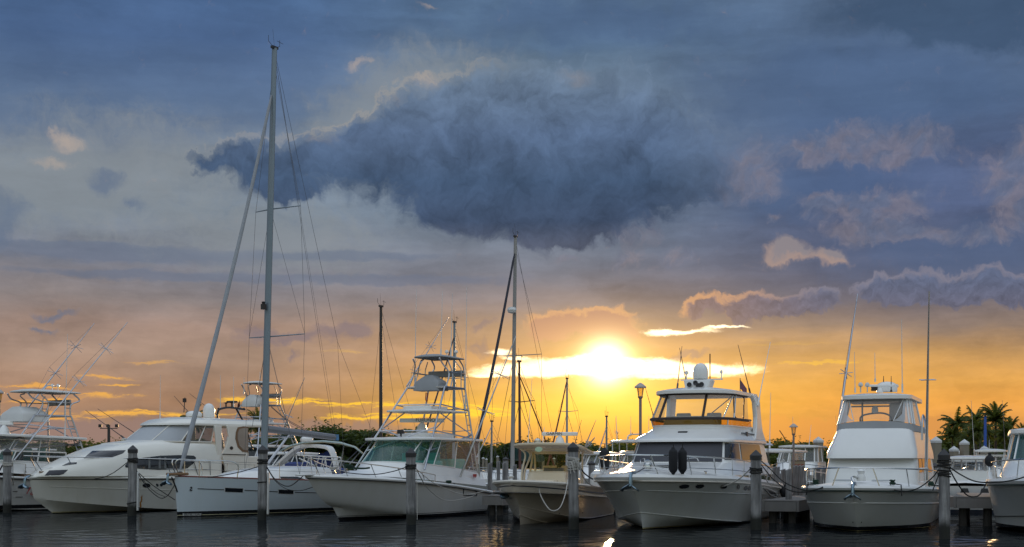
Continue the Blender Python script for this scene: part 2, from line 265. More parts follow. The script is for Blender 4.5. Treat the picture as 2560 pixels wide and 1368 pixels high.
# ---------------------------------------------------------------- mesh builder
class MB:
    def __init__(s): s.v = []; s.f = []; s.k = []
    def add(s, vs, fs, k=0):
        o = len(s.v); s.v += [tuple(p) for p in vs]; s.f += [tuple(i + o for i in f) for f in fs]; s.k += [k] * len(fs); return s
    def box(s, c, d, rz=0, k=0, taper=1.0):
        a, b, h = d[0] / 2, d[1] / 2, d[2] / 2; cs, sn = math.cos(rz), math.sin(rz); vs = []
        for z, t in ((-h, 1), (h, taper)):
            for x, y in ((-a, -b), (a, -b), (a, b), (-a, b)): vs.append((c[0] + (x * cs - y * sn) * t, c[1] + (x * sn + y * cs) * t, c[2] + z))
        return s.add(vs, [(3, 2, 1, 0), (4, 5, 6, 7), (0, 1, 5, 4), (1, 2, 6, 5), (2, 3, 7, 6), (3, 0, 4, 7)], k)
    def tube(s, pts, r=.02, n=6, r1=None, k=0, sq=(1, 1)):
        pts = [Vector(p) for p in pts]; N = len(pts); r1 = r if r1 is None else r1; vs = []; fs = []
        t0 = (pts[1] - pts[0]).normalized(); up = Vector((0, 0, 1)) if abs(t0.z) < .9 else Vector((1, 0, 0)); a = t0.cross(up).normalized()
        for i, p in enumerate(pts):
            t = (pts[min(i + 1, N - 1)] - pts[max(i - 1, 0)]).normalized()
            a = (a - t * a.dot(t)).normalized(); b = t.cross(a); rr = r + (r1 - r) * i / max(1, N - 1)
            for j in range(n):
                w = 2 * math.pi * j / n; vs.append(p + a * (math.cos(w) * rr * sq[0]) + b * (math.sin(w) * rr * sq[1]))
        for i in range(N - 1):
            for j in range(n): fs.append((i * n + j, i * n + (j + 1) % n, (i + 1) * n + (j + 1) % n, (i + 1) * n + j))
        fs.append(tuple(range(n - 1, -1, -1))); fs.append(tuple((N - 1) * n + j for j in range(n)))
        return s.add(vs, fs, k)
    def lathe(s, prof, c=(0, 0, 0), n=14, k=0, sx=1, sy=1, ax=None):
        vs = []; fs = []; M = len(prof); R = None
        if ax is not None: R = Vector((0, 0, 1)).rotation_difference(Vector(ax)).to_matrix()
        for r, z in prof:
            for j in range(n):
                w = 2 * math.pi * j / n; p = Vector((max(r, 1e-4) * math.cos(w) * sx, max(r, 1e-4) * math.sin(w) * sy, z))
                if R: p = R @ p
                vs.append(p + Vector(c))
        for i in range(M - 1):
            for j in range(n): fs.append((i * n + j, i * n + (j + 1) % n, (i + 1) * n + (j + 1) % n, (i + 1) * n + j))
        fs.append(tuple(range(n - 1, -1, -1))); fs.append(tuple((M - 1) * n + j for j in range(n)))
        return s.add(vs, fs, k)
    def loft(s, rings, closed=False, caps=(False, False), k=0):
        n = len(rings[0]); vs = [p for r in rings for p in r]; fs = []
        for i in range(len(rings) - 1):
            for j in range(n if closed else n - 1): fs.append((i * n + j, i * n + (j + 1) % n, (i + 1) * n + (j + 1) % n, (i + 1) * n + j))
        if caps[0]: fs.append(tuple(range(n - 1, -1, -1)))
        if caps[1]: fs.append(tuple((len(rings) - 1) * n + j for j in range(n)))
        return s.add(vs, fs, k)
    def poly(s, pts, th=0, nrm=None, k=0):
        """flat outline, optionally thickened along its normal"""
        pts = [Vector(p) for p in pts]; n = len(pts)
        if nrm is None: nrm = (pts[1] - pts[0]).cross(pts[2] - pts[0]).normalized()
        if not th: return s.add(pts, [tuple(range(n))], k)
        q = [p + Vector(nrm) * th for p in pts]
        return s.add(pts + q, [tuple(range(n - 1, -1, -1)), tuple(range(n, 2 * n))] + [(i, (i + 1) % n, n + (i + 1) % n, n + i) for i in range(n)], k)
    def build(s, name, mat, parent=None, sharp=35, bevel=0, solid=0, sub=0):
        me = bpy.data.meshes.new(name); me.from_pydata(s.v, [], s.f); me.validate()
        for m in (mat if isinstance(mat, (list, tuple)) else [mat]): me.materials.append(m)
        if len(me.polygons) == len(s.k) and any(s.k): me.polygons.foreach_set('material_index', s.k)
        bm = bmesh.new(); bm.from_mesh(me); bmesh.ops.remove_doubles(bm, verts=bm.verts, dist=1e-5); bmesh.ops.recalc_face_normals(bm, faces=bm.faces); bm.to_mesh(me); bm.free()
        me.polygons.foreach_set('use_smooth', [True] * len(me.polygons)); me.set_sharp_from_angle(angle=math.radians(sharp))
        o = bpy.data.objects.new(name, me); S.collection.objects.link(o)
        if parent: o.parent = parent
        if solid:
            q = o.modifiers.new('solid', 'SOLIDIFY'); q.thickness = solid; q.offset = 0
        if bevel:
            q = o.modifiers.new('bevel', 'BEVEL'); q.width = bevel; q.segments = 2; q.limit_method = 'ANGLE'; q.angle_limit = math.radians(40); q.harden_normals = False
        return o
def tag(o, label=None, cat=None, group=None, kind=None):
    if label: o['label'] = label
    if cat: o['category'] = cat
    if group: o['group'] = group
    if kind: o['kind'] = kind
    return o
def empty(name, loc=(0, 0, 0), rz=0):
    o = bpy.data.objects.new(name, None); S.collection.objects.link(o); o.location = loc; o.rotation_euler = (0, 0, rz); o.empty_display_size = .3; return o
def kids(o): return [c for c in bpy.data.objects if c.parent == o]
def ground(px, py):
    d = F * CH / (py - HY); return Vector(((px - CX) * d / F, d, 0))
def at(px, py, d): return Vector(((px - CX) * d / F, d, CH + (HY - py) * d / F))      # the point of the place seen at px, py, d metres out
def smooth(pts, n=6):
    """Catmull-Rom through the points"""
    P = [Vector(p) for p in pts]; P = [P[0] * 2 - P[1]] + P + [P[-1] * 2 - P[-2]]; out = []
    for i in range(1, len(P) - 2):
        a, b, c, d = P[i - 1:i + 3]
        for j in range(n):
            t = j / n; out.append(.5 * ((2 * b) + (c - a) * t + (2 * a - 5 * b + 4 * c - d) * t * t + (3 * b - a - 3 * c + d) * t ** 3))
    return out + [P[-2]]
def text(name, body, parent, mat, org, xdir, up, size, shear=0, off=.006):
    """lettering laid on a surface: org is the left end of its base line"""
    cu = bpy.data.curves.new(name, 'FONT'); cu.body = body; cu.size = size; cu.extrude = .002; cu.shear = shear; cu.materials.append(mat)
    t_ = bpy.data.objects.new(name, cu); S.collection.objects.link(t_); bpy.context.view_layer.update()
    me = bpy.data.meshes.new_from_object(t_.evaluated_get(bpy.context.evaluated_depsgraph_get())); bpy.data.objects.remove(t_); me.materials.clear(); me.materials.append(mat)
    o = bpy.data.objects.new(name, me); S.collection.objects.link(o)
    x = Vector(xdir).normalized(); z = x.cross(Vector(up)).normalized(); y = z.cross(x)
    o.matrix_world = Matrix.Translation(Vector(org) + z * off) @ Matrix((x, y, z)).transposed().to_4x4(); o.parent = parent
    return o
# ---------------------------------------------------------------- boats: local x runs aft from the stem, +y to the side that lies left in the photo, z up from the water
class Surf:
    def __init__(s, fn, boat, uv=((0, 1), (0, 1)), n=(40, 14)):
        s.fn = fn; s.b = boat; s.uv = uv; s.n = n; s.cache = None
    def find(s, px, py):
        """surface coordinates of the spot seen at px, py (nearest of several)"""
        (u0, u1), (v0, v1) = s.uv
        if s.cache is None:
            s.cache = []
            for i in range(s.n[0] + 1):
                for j in range(s.n[1] + 1):
                    u = u0 + (u1 - u0) * i / s.n[0]; v = v0 + (v1 - v0) * j / s.n[1]; s.cache.append((u, v, s.b.pix(s.fn(u, v))))
        u, v, _ = min(s.cache, key=lambda c: (c[2][0] - px) ** 2 + (c[2][1] - py) ** 2)
        du, dv = (u1 - u0) / s.n[0], (v1 - v0) / s.n[1]
        for _ in range(14):
            best = None
            for a in (-1, 0, 1):
                for c in (-1, 0, 1):
                    uu, vv = min(max(u + a * du, u0), u1), min(max(v + c * dv, v0), v1); q = s.b.pix(s.fn(uu, vv)); e = (q[0] - px) ** 2 + (q[1] - py) ** 2
                    if best is None or e < best[0]: best = (e, uu, vv)
            u, v = best[1], best[2]; du *= .6; dv *= .6
        return u, v
    def nrm(s, u, v):
        e = 1e-3; (u0, u1), (v0, v1) = s.uv; e1 = e * (u1 - u0); e2 = e * (v1 - v0)
        a = s.fn(min(u + e1, u1), v) - s.fn(max(u - e1, u0), v); b = s.fn(u, min(v + e2, v1)) - s.fn(u, max(v - e2, v0)); n = a.cross(b).normalized()
        if n.dot(s.b.eye - s.fn(u, v)) < 0: n = -n
        return n
    def patch(s, outline, off=.008, rings=4, uv=False):
        """sheet covering an outline (photo pixels or surface coordinates), laid just proud of the surface"""
        q = outline if uv else [s.find(*p) for p in outline]
        cu = sum(p[0] for p in q) / len(q); cv = sum(p[1] for p in q) / len(q); mb = MB(); rs = []
        for i in range(rings + 1):
            k = max(i / rings, .001); r = []
            for u, v in q:
                uu, vv = cu + (u - cu) * k, cv + (v - cv) * k; r.append(s.fn(uu, vv) + s.nrm(uu, vv) * off)
            rs.append(r)
        return mb.loft(rs, closed=True)
    def line(s, pts, off=.01, uv=False, n=6):
        q = pts if uv else [s.find(*p) for p in pts]; out = []
        for (a, b) in zip(q[:-1], q[1:]):
            for i in range(n): t = i / n; u = a[0] + (b[0] - a[0]) * t; v = a[1] + (b[1] - a[1]) * t; out.append(s.fn(u, v) + s.nrm(u, v) * off)
        return out + [s.fn(*q[-1]) + s.nrm(*q[-1]) * off]
def oval(cx, cy, a, b, n=16, rot=0, p=2.0):
    out = []
    for i in range(n):
        w = 2 * math.pi * i / n; c, d = math.cos(w), math.sin(w); x = a * math.copysign(abs(c) ** (2 / p), c); y = b * math.copysign(abs(d) ** (2 / p), d)
        out.append((cx + x * math.cos(rot) - y * math.sin(rot), cy + x * math.sin(rot) + y * math.cos(rot)))
    return out
def dense(poly, n=5):
    out = []
    for a, b in zip(poly, poly[1:] + poly[:1]):
        for i in range(n): out.append((a[0] + (b[0] - a[0]) * i / n, a[1] + (b[1] - a[1]) * i / n))
    return out
class Boat:
    def __init__(s, name, label, cat, xy, phi, group=None):
        ph = math.radians(phi); s.r = Vector((xy[0], xy[1], 0)); s.a = Vector((math.sin(ph), math.cos(ph), 0)); s.nn = Vector((-s.a.y, s.a.x, 0))
        s.o = empty(name, s.r, math.pi / 2 - ph); tag(s.o, label, cat, group)
        e = Vector((0, 0, CH)) - s.r; s.eye = Vector((e.dot(s.a), e.dot(s.nn), e.z))
    def w(s, p): return s.r + s.a * p[0] + s.nn * p[1] + Vector((0, 0, p[2]))
    def pix(s, p):
        q = s.w(p); return (CX + F * q.x / q.y, HY - F * (q.z - CH) / q.y)
    def ray(s, px, py):
        d = Vector(((px - CX) / F, 1, (HY - py) / F)); return Vector((d.dot(s.a), d.dot(s.nn), d.z))
    def L(s, px, py, y=0): d = s.ray(px, py); return s.eye + d * ((y - s.eye.y) / d.y)      # spot on the lengthwise plane y
    def X(s, px, py, x): d = s.ray(px, py); return s.eye + d * ((x - s.eye.x) / d.x)        # spot on the crosswise plane x
    def part(s, name, mb, mat, parent=None, **k): return mb.build(name, mat, parent or s.o, **k)
    def tube(s, name, pts, r=.02, mat=None, parent=None, n=6, r1=None): return MB().tube(pts, r, n, r1).build(name, mat or STEEL, parent or s.o)
def lerp(a, b, t): return a + (b - a) * t
class Hull:
    def __init__(s, b, L, ov, hb, z0, z1, hc=None, sag=.1, tm=.55, ps=2.4, qs=1.0, pc=1.7, xc0=None, zc0=.55, zc1=.02, xk0=.25, zk=-.35, fl=1.5, stern=.94, curve=1.0, conv=1.0, dip=1.6):
        s.__dict__.update(locals()); s.hc = hc or hb * .86; s.xc0 = -ov * .25 if xc0 is None else xc0
    def plan(s, t, p, q=1.0):
        k = (1 - (1 - min(t / s.tm, 1)) ** p) ** q
        return k * (1 - (1 - s.stern) * max(0, (t - s.tm) / (1 - s.tm)) ** 1.6)
    def sheer(s, t, sd=-1):
        return Vector((-s.ov + (s.L + s.ov) * t, sd * s.hb * s.plan(t, s.ps, s.qs), lerp(s.z0, s.z1, t) - s.sag * 4 * t * (1 - t)))
    def chine(s, t, sd=-1):
        return Vector((s.xc0 + (s.L - s.xc0) * t, sd * s.hc * s.plan(t, s.pc), s.zc1 + (s.zc0 - s.zc1) * (1 - min(t / .6, 1)) ** s.dip))
    def keel(s, t): return Vector((s.xk0 + (s.L - s.xk0) * t, 0, s.zk * (1 - (1 - min(t / .25, 1)) ** 2)))
    def side(s, t, v, sd=-1):
        a, b = s.chine(t, sd), s.sheer(t, sd); k = min(1, t / .75); f = lerp(s.fl, s.conv, k)
        return Vector((lerp(a.x, b.x, v ** s.curve), lerp(a.y, b.y, v ** f), lerp(a.z, b.z, v)))
    def surf(s, sd=-1): return Surf(lambda u, v: s.side(u, v, sd), s.b, n=(60, 14))
    def build(s, mat, name='hull', NT_=44, NV=10, parent=None):
        mb = MB(); ts = [(i / NT_) ** 1.35 for i in range(NT_ + 1)]
        for sd in (-1, 1):
            mb.loft([[s.side(t, j / NV, sd) for j in range(NV + 1)] for t in ts])
            mb.loft([[lerp(s.keel(t), s.chine(t, sd), j / 4) for j in range(5)] for t in ts])
        tr = [s.keel(1)] + [s.chine(1, -1)] + [s.side(1, j / NV, -1) for j in range(1, NV + 1)] + [s.side(1, j / NV, 1) for j in range(NV, 0, -1)] + [s.chine(1, 1)]
        mb.add(tr, [tuple(range(len(tr)))])
        return mb.build(name, mat, parent or s.b.o, sharp=28)
    def deck(s, mat, t0=0, t1=1, crown=.12, inset=.0, dz=-.01, name='deck', NT_=30):
        mb = MB(); rows = []
        for i in range(NT_ + 1):
            t = lerp(t0, t1, (i / NT_) ** 1.3); p = s.sheer(t); h = max(abs(p.y) - inset, .005)
            rows.append([Vector((p.x, h * k, p.z + dz + crown * (h / s.hb) * (1 - k * k))) for k in (-1, -.8, -.5, 0, .5, .8, 1)])
        return mb.loft(rows).build(name, mat, s.b.o)
    def rub(s, mat, r=.04, dz=-.03, t1=1, name='rub_rail', out=.012, sq=(1, 1)):
        pts = []
        for sd in (1, -1):
            q = []
            for i in range(31):
                t = t1 * (i / 30) ** 1.4; p = s.sheer(t, sd); p.y += sd * out; p.z += dz; q.append(p)
            pts += q[::-1] if sd == 1 else q[1:]
        return MB().tube(pts, r, 6, sq=sq).build(name, mat, s.b.o)
    def rail(s, t1, h, inset=.12, nst=6, r=.018, mat=None, lean=.12, t0=.0, mid=False, hend=None, fwd=.0, name='bow_rail', drop=True, ins0=None):
        """bow rail and its stanchions, both sides joined round the bow"""
        mat = mat or STEEL; hend = h if hend is None else hend
        def top(t, sd, k=1.0):
            p = s.sheer(max(t, .0), sd); y = max(abs(p.y) - inset + lean * k, .03); return Vector((p.x - fwd * k * (1 - min(1, t / .2)), sd * y, p.z + lerp(h, hend, t / t1) * k))
        def foot(t, sd):
            p = s.sheer(t, sd); return Vector((p.x + .05, sd * max(abs(p.y) - inset, .02), p.z))
        N = 26; a = [top(lerp(t0, t1, (i / N) ** 1.3), -1) for i in range(N + 1)]; b = [Vector((p.x, -p.y, p.z)) for p in a]
        line = b[::-1] + a if t0 == 0 else None
        if drop: e = foot(t1, -1); f = foot(t1, 1); a2 = a + [e]; b2 = b + [f]
        else: a2, b2 = a, b
        m = MB()
        if t0 == 0: m.tube(b2[::-1] + a2, r)
        else: m.tube(a2, r); m.tube(b2, r)
        if mid:
            c = [top(lerp(t0, t1, (i / N) ** 1.3), -1, .5) for i in range(N + 1)]; d = [Vector((p.x, -p.y, p.z)) for p in c]
            (m.tube(d[::-1] + c, r * .6) if t0 == 0 else (m.tube(c, r * .6), m.tube(d, r * .6)))
        o = m.build(name, mat, s.b.o)
        for i in range(nst):
            t = lerp(t0, t1, ((i + .35) / nst) ** 1.15)
            for sd in (-1, 1): MB().tube([foot(min(1, t + .025), sd), top(t, sd)], r * .85).build('stanchion', mat, o)
        return o
def ringpts(x0, x1, hw, a, z, p=2.3, M=12, hw1=None, zf=0, round_back=0):
    """plan outline of a deckhouse: index 0 rear -y corner ... M front centre ... 2M rear +y corner; front bulges over length a; zf drops or lifts the front"""
    hw1 = hw if hw1 is None else hw1; pts = []
    NF = M * 2 // 3; NS = M - NF
    half = []
    for i in range(NF + 1):
        w = math.pi / 2 * i / NF; half.append((x0 + a * (1 - abs(math.cos(w)) ** (2 / p)), hw * abs(math.sin(w)) ** (2 / p)))
    for i in range(1, NS + 1): t = i / NS; half.append((x0 + a + (x1 - x0 - a) * t, lerp(hw, hw1, t)))
    def zz(x): return z + zf * (1 - (x - x0) / max(x1 - x0, .01))
    return [Vector((x, -y, zz(x))) for x, y in half[::-1]] + [Vector((x, y, zz(x))) for x, y in half[1:]]
class House:
    """a deckhouse lofted through plan outlines at rising heights"""
    def __init__(s, b, rings): s.b = b; s.R = rings; s.N = len(rings[0])
    def at(s, u, v):
        i = min(int(v), len(s.R) - 2); f = v - i; j = min(int(u), s.N - 2); g = u - j
        A, B = s.R[i], s.R[i + 1]; return lerp(lerp(A[j], A[j + 1], g), lerp(B[j], B[j + 1], g), f)
    def surf(s, v0=0, v1=None, u0=0, u1=None): return Surf(s.at, s.b, ((u0, s.N - 1 if u1 is None else u1), (v0, len(s.R) - 1 if v1 is None else v1)), (max(36, s.N * 2), 12))
    def build(s, name, mat, crown=.06, back=True, roof=True, parent=None, bevel=.03, sharp=30, solid=0):
        mb = MB(); mb.loft(s.R)
        if back: mb.loft([[r[0], r[-1]] for r in s.R])
        if roof:
            top = s.R[-1]; c = sum(top, Vector()) / len(top)
            rr = [[c + (p - c) * k + Vector((0, 0, crown * (1 - k * k))) for p in top] for k in (1, .8, .5, .001)]; mb.loft(rr, closed=True)
        return mb.build(name, mat, parent or s.b.o, sharp=sharp, bevel=bevel, solid=solid)
def slab(b, name, mat, rings_out, th=.08, crown=.08, parent=None, bevel=.02, under=True):
    """a hardtop: outline, thickness and a crowned top"""
    bot = rings_out; top = [p + Vector((0, 0, th)) for p in bot]; mb = MB(); mb.loft([bot, top], closed=True)
    c = sum(top, Vector()) / len(top)
    for base, cr in ((top, crown), (bot, crown * .7)):
        c = sum(base, Vector()) / len(base); mb.loft([[c + (p - c) * k + Vector((0, 0, cr * (1 - k * k))) for p in base] for k in (1, .8, .5, .001)], closed=True)
    return mb.build(name, mat, parent or b.o, bevel=bevel)
def whip(b, base, tip, r=.014, mat=None, parent=None, name='antenna'):
    m = MB(); m.tube([base, lerp(Vector(base), Vector(tip), .12)], r * 1.8); m.tube([lerp(Vector(base), Vector(tip), .12), tip], r, 5, r * .45); return m.build(name, mat or ALUW, parent or (b.o if b else None))
def outrigger(b, base, tip, r=.035, spread=.35, at_=(.45,), mat=None, parent=None):
    base, tip = Vector(base), Vector(tip); o = MB().tube([base, tip], r, 7, r * .35).build('outrigger', mat or ALU, parent or b.o); d = (tip - base).normalized()
    u = d.cross(Vector((1, 0, 0))).normalized(); w = d.cross(u)
    for t in at_:
        c = lerp(base, tip, t); q = MB()
        for e in (u, w, (u + w) * .7): q.tube([c - e * spread, c + e * spread], r * .28, 4)
        q.build('spreader', mat or ALU, o)
    m = MB()
    for s_ in (1,): m.tube([lerp(base, tip, .1) + w * .05, lerp(base, tip, at_[0]) + w * spread, lerp(base, tip, .97)], .006, 4)
    m.build('stay', WIRE, o); return o
def mushroom(b, p, s_=.09, parent=None, name='gps_antenna'):
    return MB().lathe([(.02, 0), (.02, .16), (s_ * .5, .18), (s_, .2), (s_, .25), (s_ * .6, .30), (.0, .31)], p, 10).build(name, GEL, parent or b.o)
def dome(b, p, r, h, name='radar_dome', parent=None, mat=None):
    return MB().lathe([(r * .8, 0), (r * .97, .06 * h), (r, .2 * h), (r, .45 * h), (r * .95, .62 * h), (r * .8, .8 * h), (r * .5, .94 * h), (0, h)], p, 18).build(name, mat or GEL, parent or b.o)
def array_radar(b, p, length, dirv, s_=1.0, words=None, parent=None):
    """open array radar: a pedestal and a bar"""
    p = Vector(p); d = Vector(dirv).normalized(); n = Vector((-d.y, d.x, 0))
    o = MB().lathe([(.20 * s_, 0), (.21 * s_, .06 * s_), (.17 * s_, .16 * s_), (.14 * s_, .26 * s_), (.10 * s_, .30 * s_), (.05 * s_, .36 * s_)], p, 12).build('radar_array', GEL, parent or b.o)
    c = p + Vector((0, 0, .43 * s_)); q = MB(); a = math.atan2(d.y, d.x); q.box(c, (length, .11, .14 * s_), a)
    bar = q.build('scanner_bar', GEL, o, bevel=.03)
    if words: text('lettering', words[0], bar, BLKP, c - d * (length * words[1]) - Vector((0, 0, .04 * s_)) - n * .055, d, (0, 0, 1), words[2])
    return o
# ---------------------------------------------------------------- water, shore
def water_mat():
    m = bpy.data.materials.new('water'); m.use_nodes = True; T = NT(m.node_tree); T.n.clear()
    df = T.new('ShaderNodeBsdfDiffuse'); df.inputs[0].default_value = (.014, .017, .019, 1); gl = T.new('ShaderNodeBsdfGlossy'); gl.inputs[1].default_value = .03; mx = T.new('ShaderNodeMixShader')
    P = T.new('ShaderNodeTexCoord').outputs['Object']
    q = T.new('ShaderNodeBump'); q.inputs['Strength'].default_value = .2; q.inputs['Distance'].default_value = .02; T.put(q.inputs['Height'], T.noise(P, 7, 3, .55))
    lw = T.new('ShaderNodeLayerWeight'); T.l.new(q.outputs[0], lw.inputs['Normal']); T.l.new(q.outputs[0], gl.inputs['Normal'])
    T.put(mx.inputs[0], T.m('MULTIPLY_ADD', T.m('POWER', lw.outputs['Facing'], 5), .66, .02)); T.l.new(df.outputs[0], mx.inputs[1]); T.l.new(gl.outputs[0], mx.inputs[2])
    o = T.new('ShaderNodeOutputMaterial'); T.l.new(mx.outputs[0], o.inputs[0]); return m
def water():
    """harbour water: one sheet, with real ripples over the basin the boats lie in"""
    import numpy as np
    rg = np.random.default_rng(4); X0, X1, Y0, Y1 = -26, 26, 27, 66; nx, ny = 560, 430
    x, y = np.meshgrid(np.linspace(X0, X1, nx), np.linspace(Y0, Y1, ny)); z = np.zeros_like(x)
    for i in range(70):
        L = .26 * (6 ** rg.random()); th = rg.normal(1.45, .75); k = 6.283 / L; z += .0014 * L ** 1.05 * rg.uniform(.5, 1.4) * np.sin(k * (np.cos(th) * x + np.sin(th) * y) + rg.uniform(0, 6.28) + .8 * np.sin(x * rg.uniform(.1, .4) + y * rg.uniform(.1, .4) + rg.uniform(0, 6)))
    calm = .55 + .45 * np.sin(x * .21 + 1.2 * np.sin(y * .16)) * np.sin(y * .33 + 1.7 * np.sin(x * .12) + 1); ed = np.minimum(np.minimum(x - X0, X1 - x), np.minimum(y - Y0, Y1 - y)); z *= calm * np.clip(ed / 3, 0, 1)
    vs = np.stack([x, y, z], -1).reshape(-1, 3).tolist(); fs = []
    for j in range(ny - 1):
        o = j * nx; fs += [(o + i, o + i + 1, o + i + 1 + nx, o + i + nx) for i in range(nx - 1)]
    n = len(vs); c = [0, nx - 1, nx * ny - 1, nx * (ny - 1)]; vs += [(-500, -60, 0), (500, -60, 0), (500, 160, 0), (-500, 160, 0)]
    edge = [list(range(0, nx)), [j * nx + nx - 1 for j in range(ny)], [nx * ny - 1 - i for i in range(nx)], [(ny - 1 - j) * nx for j in range(ny)]]
    for k in range(4): fs.append(tuple([n + k, n + (k + 1) % 4] + edge[k][::-1]))
    me = bpy.data.meshes.new('water'); me.from_pydata(vs, [], fs); me.materials.append(water_mat()); me.polygons.foreach_set('use_smooth', [True] * len(me.polygons))
    o = bpy.data.objects.new('water', me); S.collection.objects.link(o); return tag(o, kind='structure')
water()
EARTH = pm('earth', (.05, .055, .03), .95, var=.4, vscale=.3)
m_ = MB(); m_.add([(-4000, 150, -1), (4000, 150, -1), (4000, 150, .7), (-4000, 150, .7), (-4000, 9000, .9), (4000, 9000, .9)], [(0, 1, 2, 3), (3, 2, 5, 4)])
tag(m_.build('ground', EARTH), kind='structure')
# ---------------------------------------------------------------- trees
def leafmat(name, c, var=.5):
    m = bpy.data.materials.new(name); m.use_nodes = True; T = NT(m.node_tree); p = T.n['Principled BSDF']
    P = T.new('ShaderNodeTexCoord').outputs['Object']; n = T.noise(P, .9, 3, .6); n2 = T.new('ShaderNodeNewGeometry').outputs['Random Per Island']
    k = T.m('MULTIPLY_ADD', T.m('SUBTRACT', T.m('ADD', n, T.m('MULTIPLY', n2, .6)), .8), 2 * var, 1)
    T.put(p.inputs['Base Color'], T.mix(1, (*c, 1), k, 'MULTIPLY')); p.inputs['Roughness'].default_value = .6; p.inputs['Specular IOR Level'].default_value = .2
    tl = T.new('ShaderNodeBsdfTranslucent'); tl.inputs[0].default_value = (c[0] * 1.6, c[1] * 1.5, c[2] * .7, 1); mx = T.new('ShaderNodeMixShader'); mx.inputs[0].default_value = .42
    o = [x for x in T.n if x.type == 'OUTPUT_MATERIAL'][0]; T.l.new(p.outputs[0], mx.inputs[1]); T.l.new(tl.outputs[0], mx.inputs[2]); T.l.new(mx.outputs[0], o.inputs[0])
    return m
LEAF = [leafmat('foliage_mangrove', (.088, .112, .030)), leafmat('foliage_dark', (.056, .082, .028)), leafmat('foliage_yellow_green', (.12, .13, .026))]
BARK = pm('bark', (.09, .07, .05), .95, var=.4, vscale=4, bump=.6, bscale=12)
def tree_meshes(seed, h, w, mat, n=3600):
    """tapered trunk with limbs, and a crown of leaf clumps with gaps"""
    R = random.Random(seed); t = MB(); top = Vector((R.uniform(-.3, .3), R.uniform(-.3, .3), h * .55))
    t.tube(smooth([(0, 0, -.2), (R.uniform(-.2, .2), R.uniform(-.2, .2), h * .28), top], 4), .20, 7, .09)
    cl = []
    for i in range(22):
        a = R.uniform(0, 6.28); rr = w * math.sqrt(R.uniform(.02, 1)); z = h * (R.uniform(.16, .86) - .12 * (rr / w) ** 2)
        c = Vector((rr * math.cos(a), rr * math.sin(a), z)); cl.append((c, R.uniform(.55, 1.0) * w * .42))
        t.tube([top * R.uniform(.45, 1), lerp(top, c, .55) + Vector((0, 0, -.15)), c], .06, 5, .02)
    cr = MB()
    for i in range(n):
        c, r = R.choice(cl); d = Vector((R.gauss(0, 1), R.gauss(0, 1), R.gauss(0, .75))).normalized() * r * R.uniform(.35, 1.08) ** .5
        p = c + d; s_ = R.uniform(.13, .27); u = Vector((R.uniform(-1, 1), R.uniform(-1, 1), R.uniform(-.7, .7))).normalized(); v = u.cross(Vector((R.uniform(-1, 1), R.uniform(-1, 1), R.uniform(-1, 1)))).normalized()
        cr.add([p - u * s_, p + v * s_ * .55, p + u * s_, p - v * s_ * .55], [(0, 1, 2, 3)])
    for i in range(40):                                             # twigs that break the outline
        c, r = R.choice(cl); d = Vector((R.gauss(0, 1), R.gauss(0, 1), abs(R.gauss(.6, .7)))).normalized(); 
        for j in range(9):
            p = c + d * (r * (1 + .15 * j)) + Vector((R.uniform(-.12, .12), R.uniform(-.12, .12), R.uniform(-.1, .1))); u = Vector((R.uniform(-1, 1), R.uniform(-1, 1), R.uniform(-.3, 1))).normalized(); v = u.cross(d).normalized(); s_ = R.uniform(.1, .18)
            cr.add([p - u * s_, p + v * s_ * .5, p + u * s_, p - v * s_ * .5], [(0, 1, 2, 3)])
    return t, cr
protos = []
for i in range(6):
    h, w = [(6.2, 3.0), (5.2, 3.2), (7.2, 2.9), (4.6, 2.6), (6.0, 3.6), (5.0, 2.4)][i]; t, c = tree_meshes(40 + i, h, w, None)
    h = sorted(p[2] for p in c.v)[-40]; o = empty('bushy_tree'); a = t.build('trunk', BARK, o); b = c.build('crown', LEAF[0], o, sharp=180); protos.append((o, h, [a, b]))
used = set()
def put_tree(k, px, py, d, label, mat=0, wide=1.0, ground_z=.75, group='bushy trees along the far shore'):
    """one tree whose top is seen at px, py"""
    o, h, ch = protos[k]; q = at(px, py, d)
    if k in used:
        n = o.copy(); S.collection.objects.link(n)
        for c in ch:
            e = c.copy(); S.collection.objects.link(e); e.parent = n
            if e.name.startswith('crown') and mat: e.material_slots[0].link = 'OBJECT'; e.material_slots[0].material = LEAF[mat]
        o = n
    used.add(k); s_ = max(.35, (q.z - ground_z) / h); o.location = (q.x, q.y, ground_z); o.scale = (s_ * wide, s_ * wide, s_); o.rotation_euler = (0, 0, random.uniform(0, 6.28)); tag(o, label, 'tree', group)
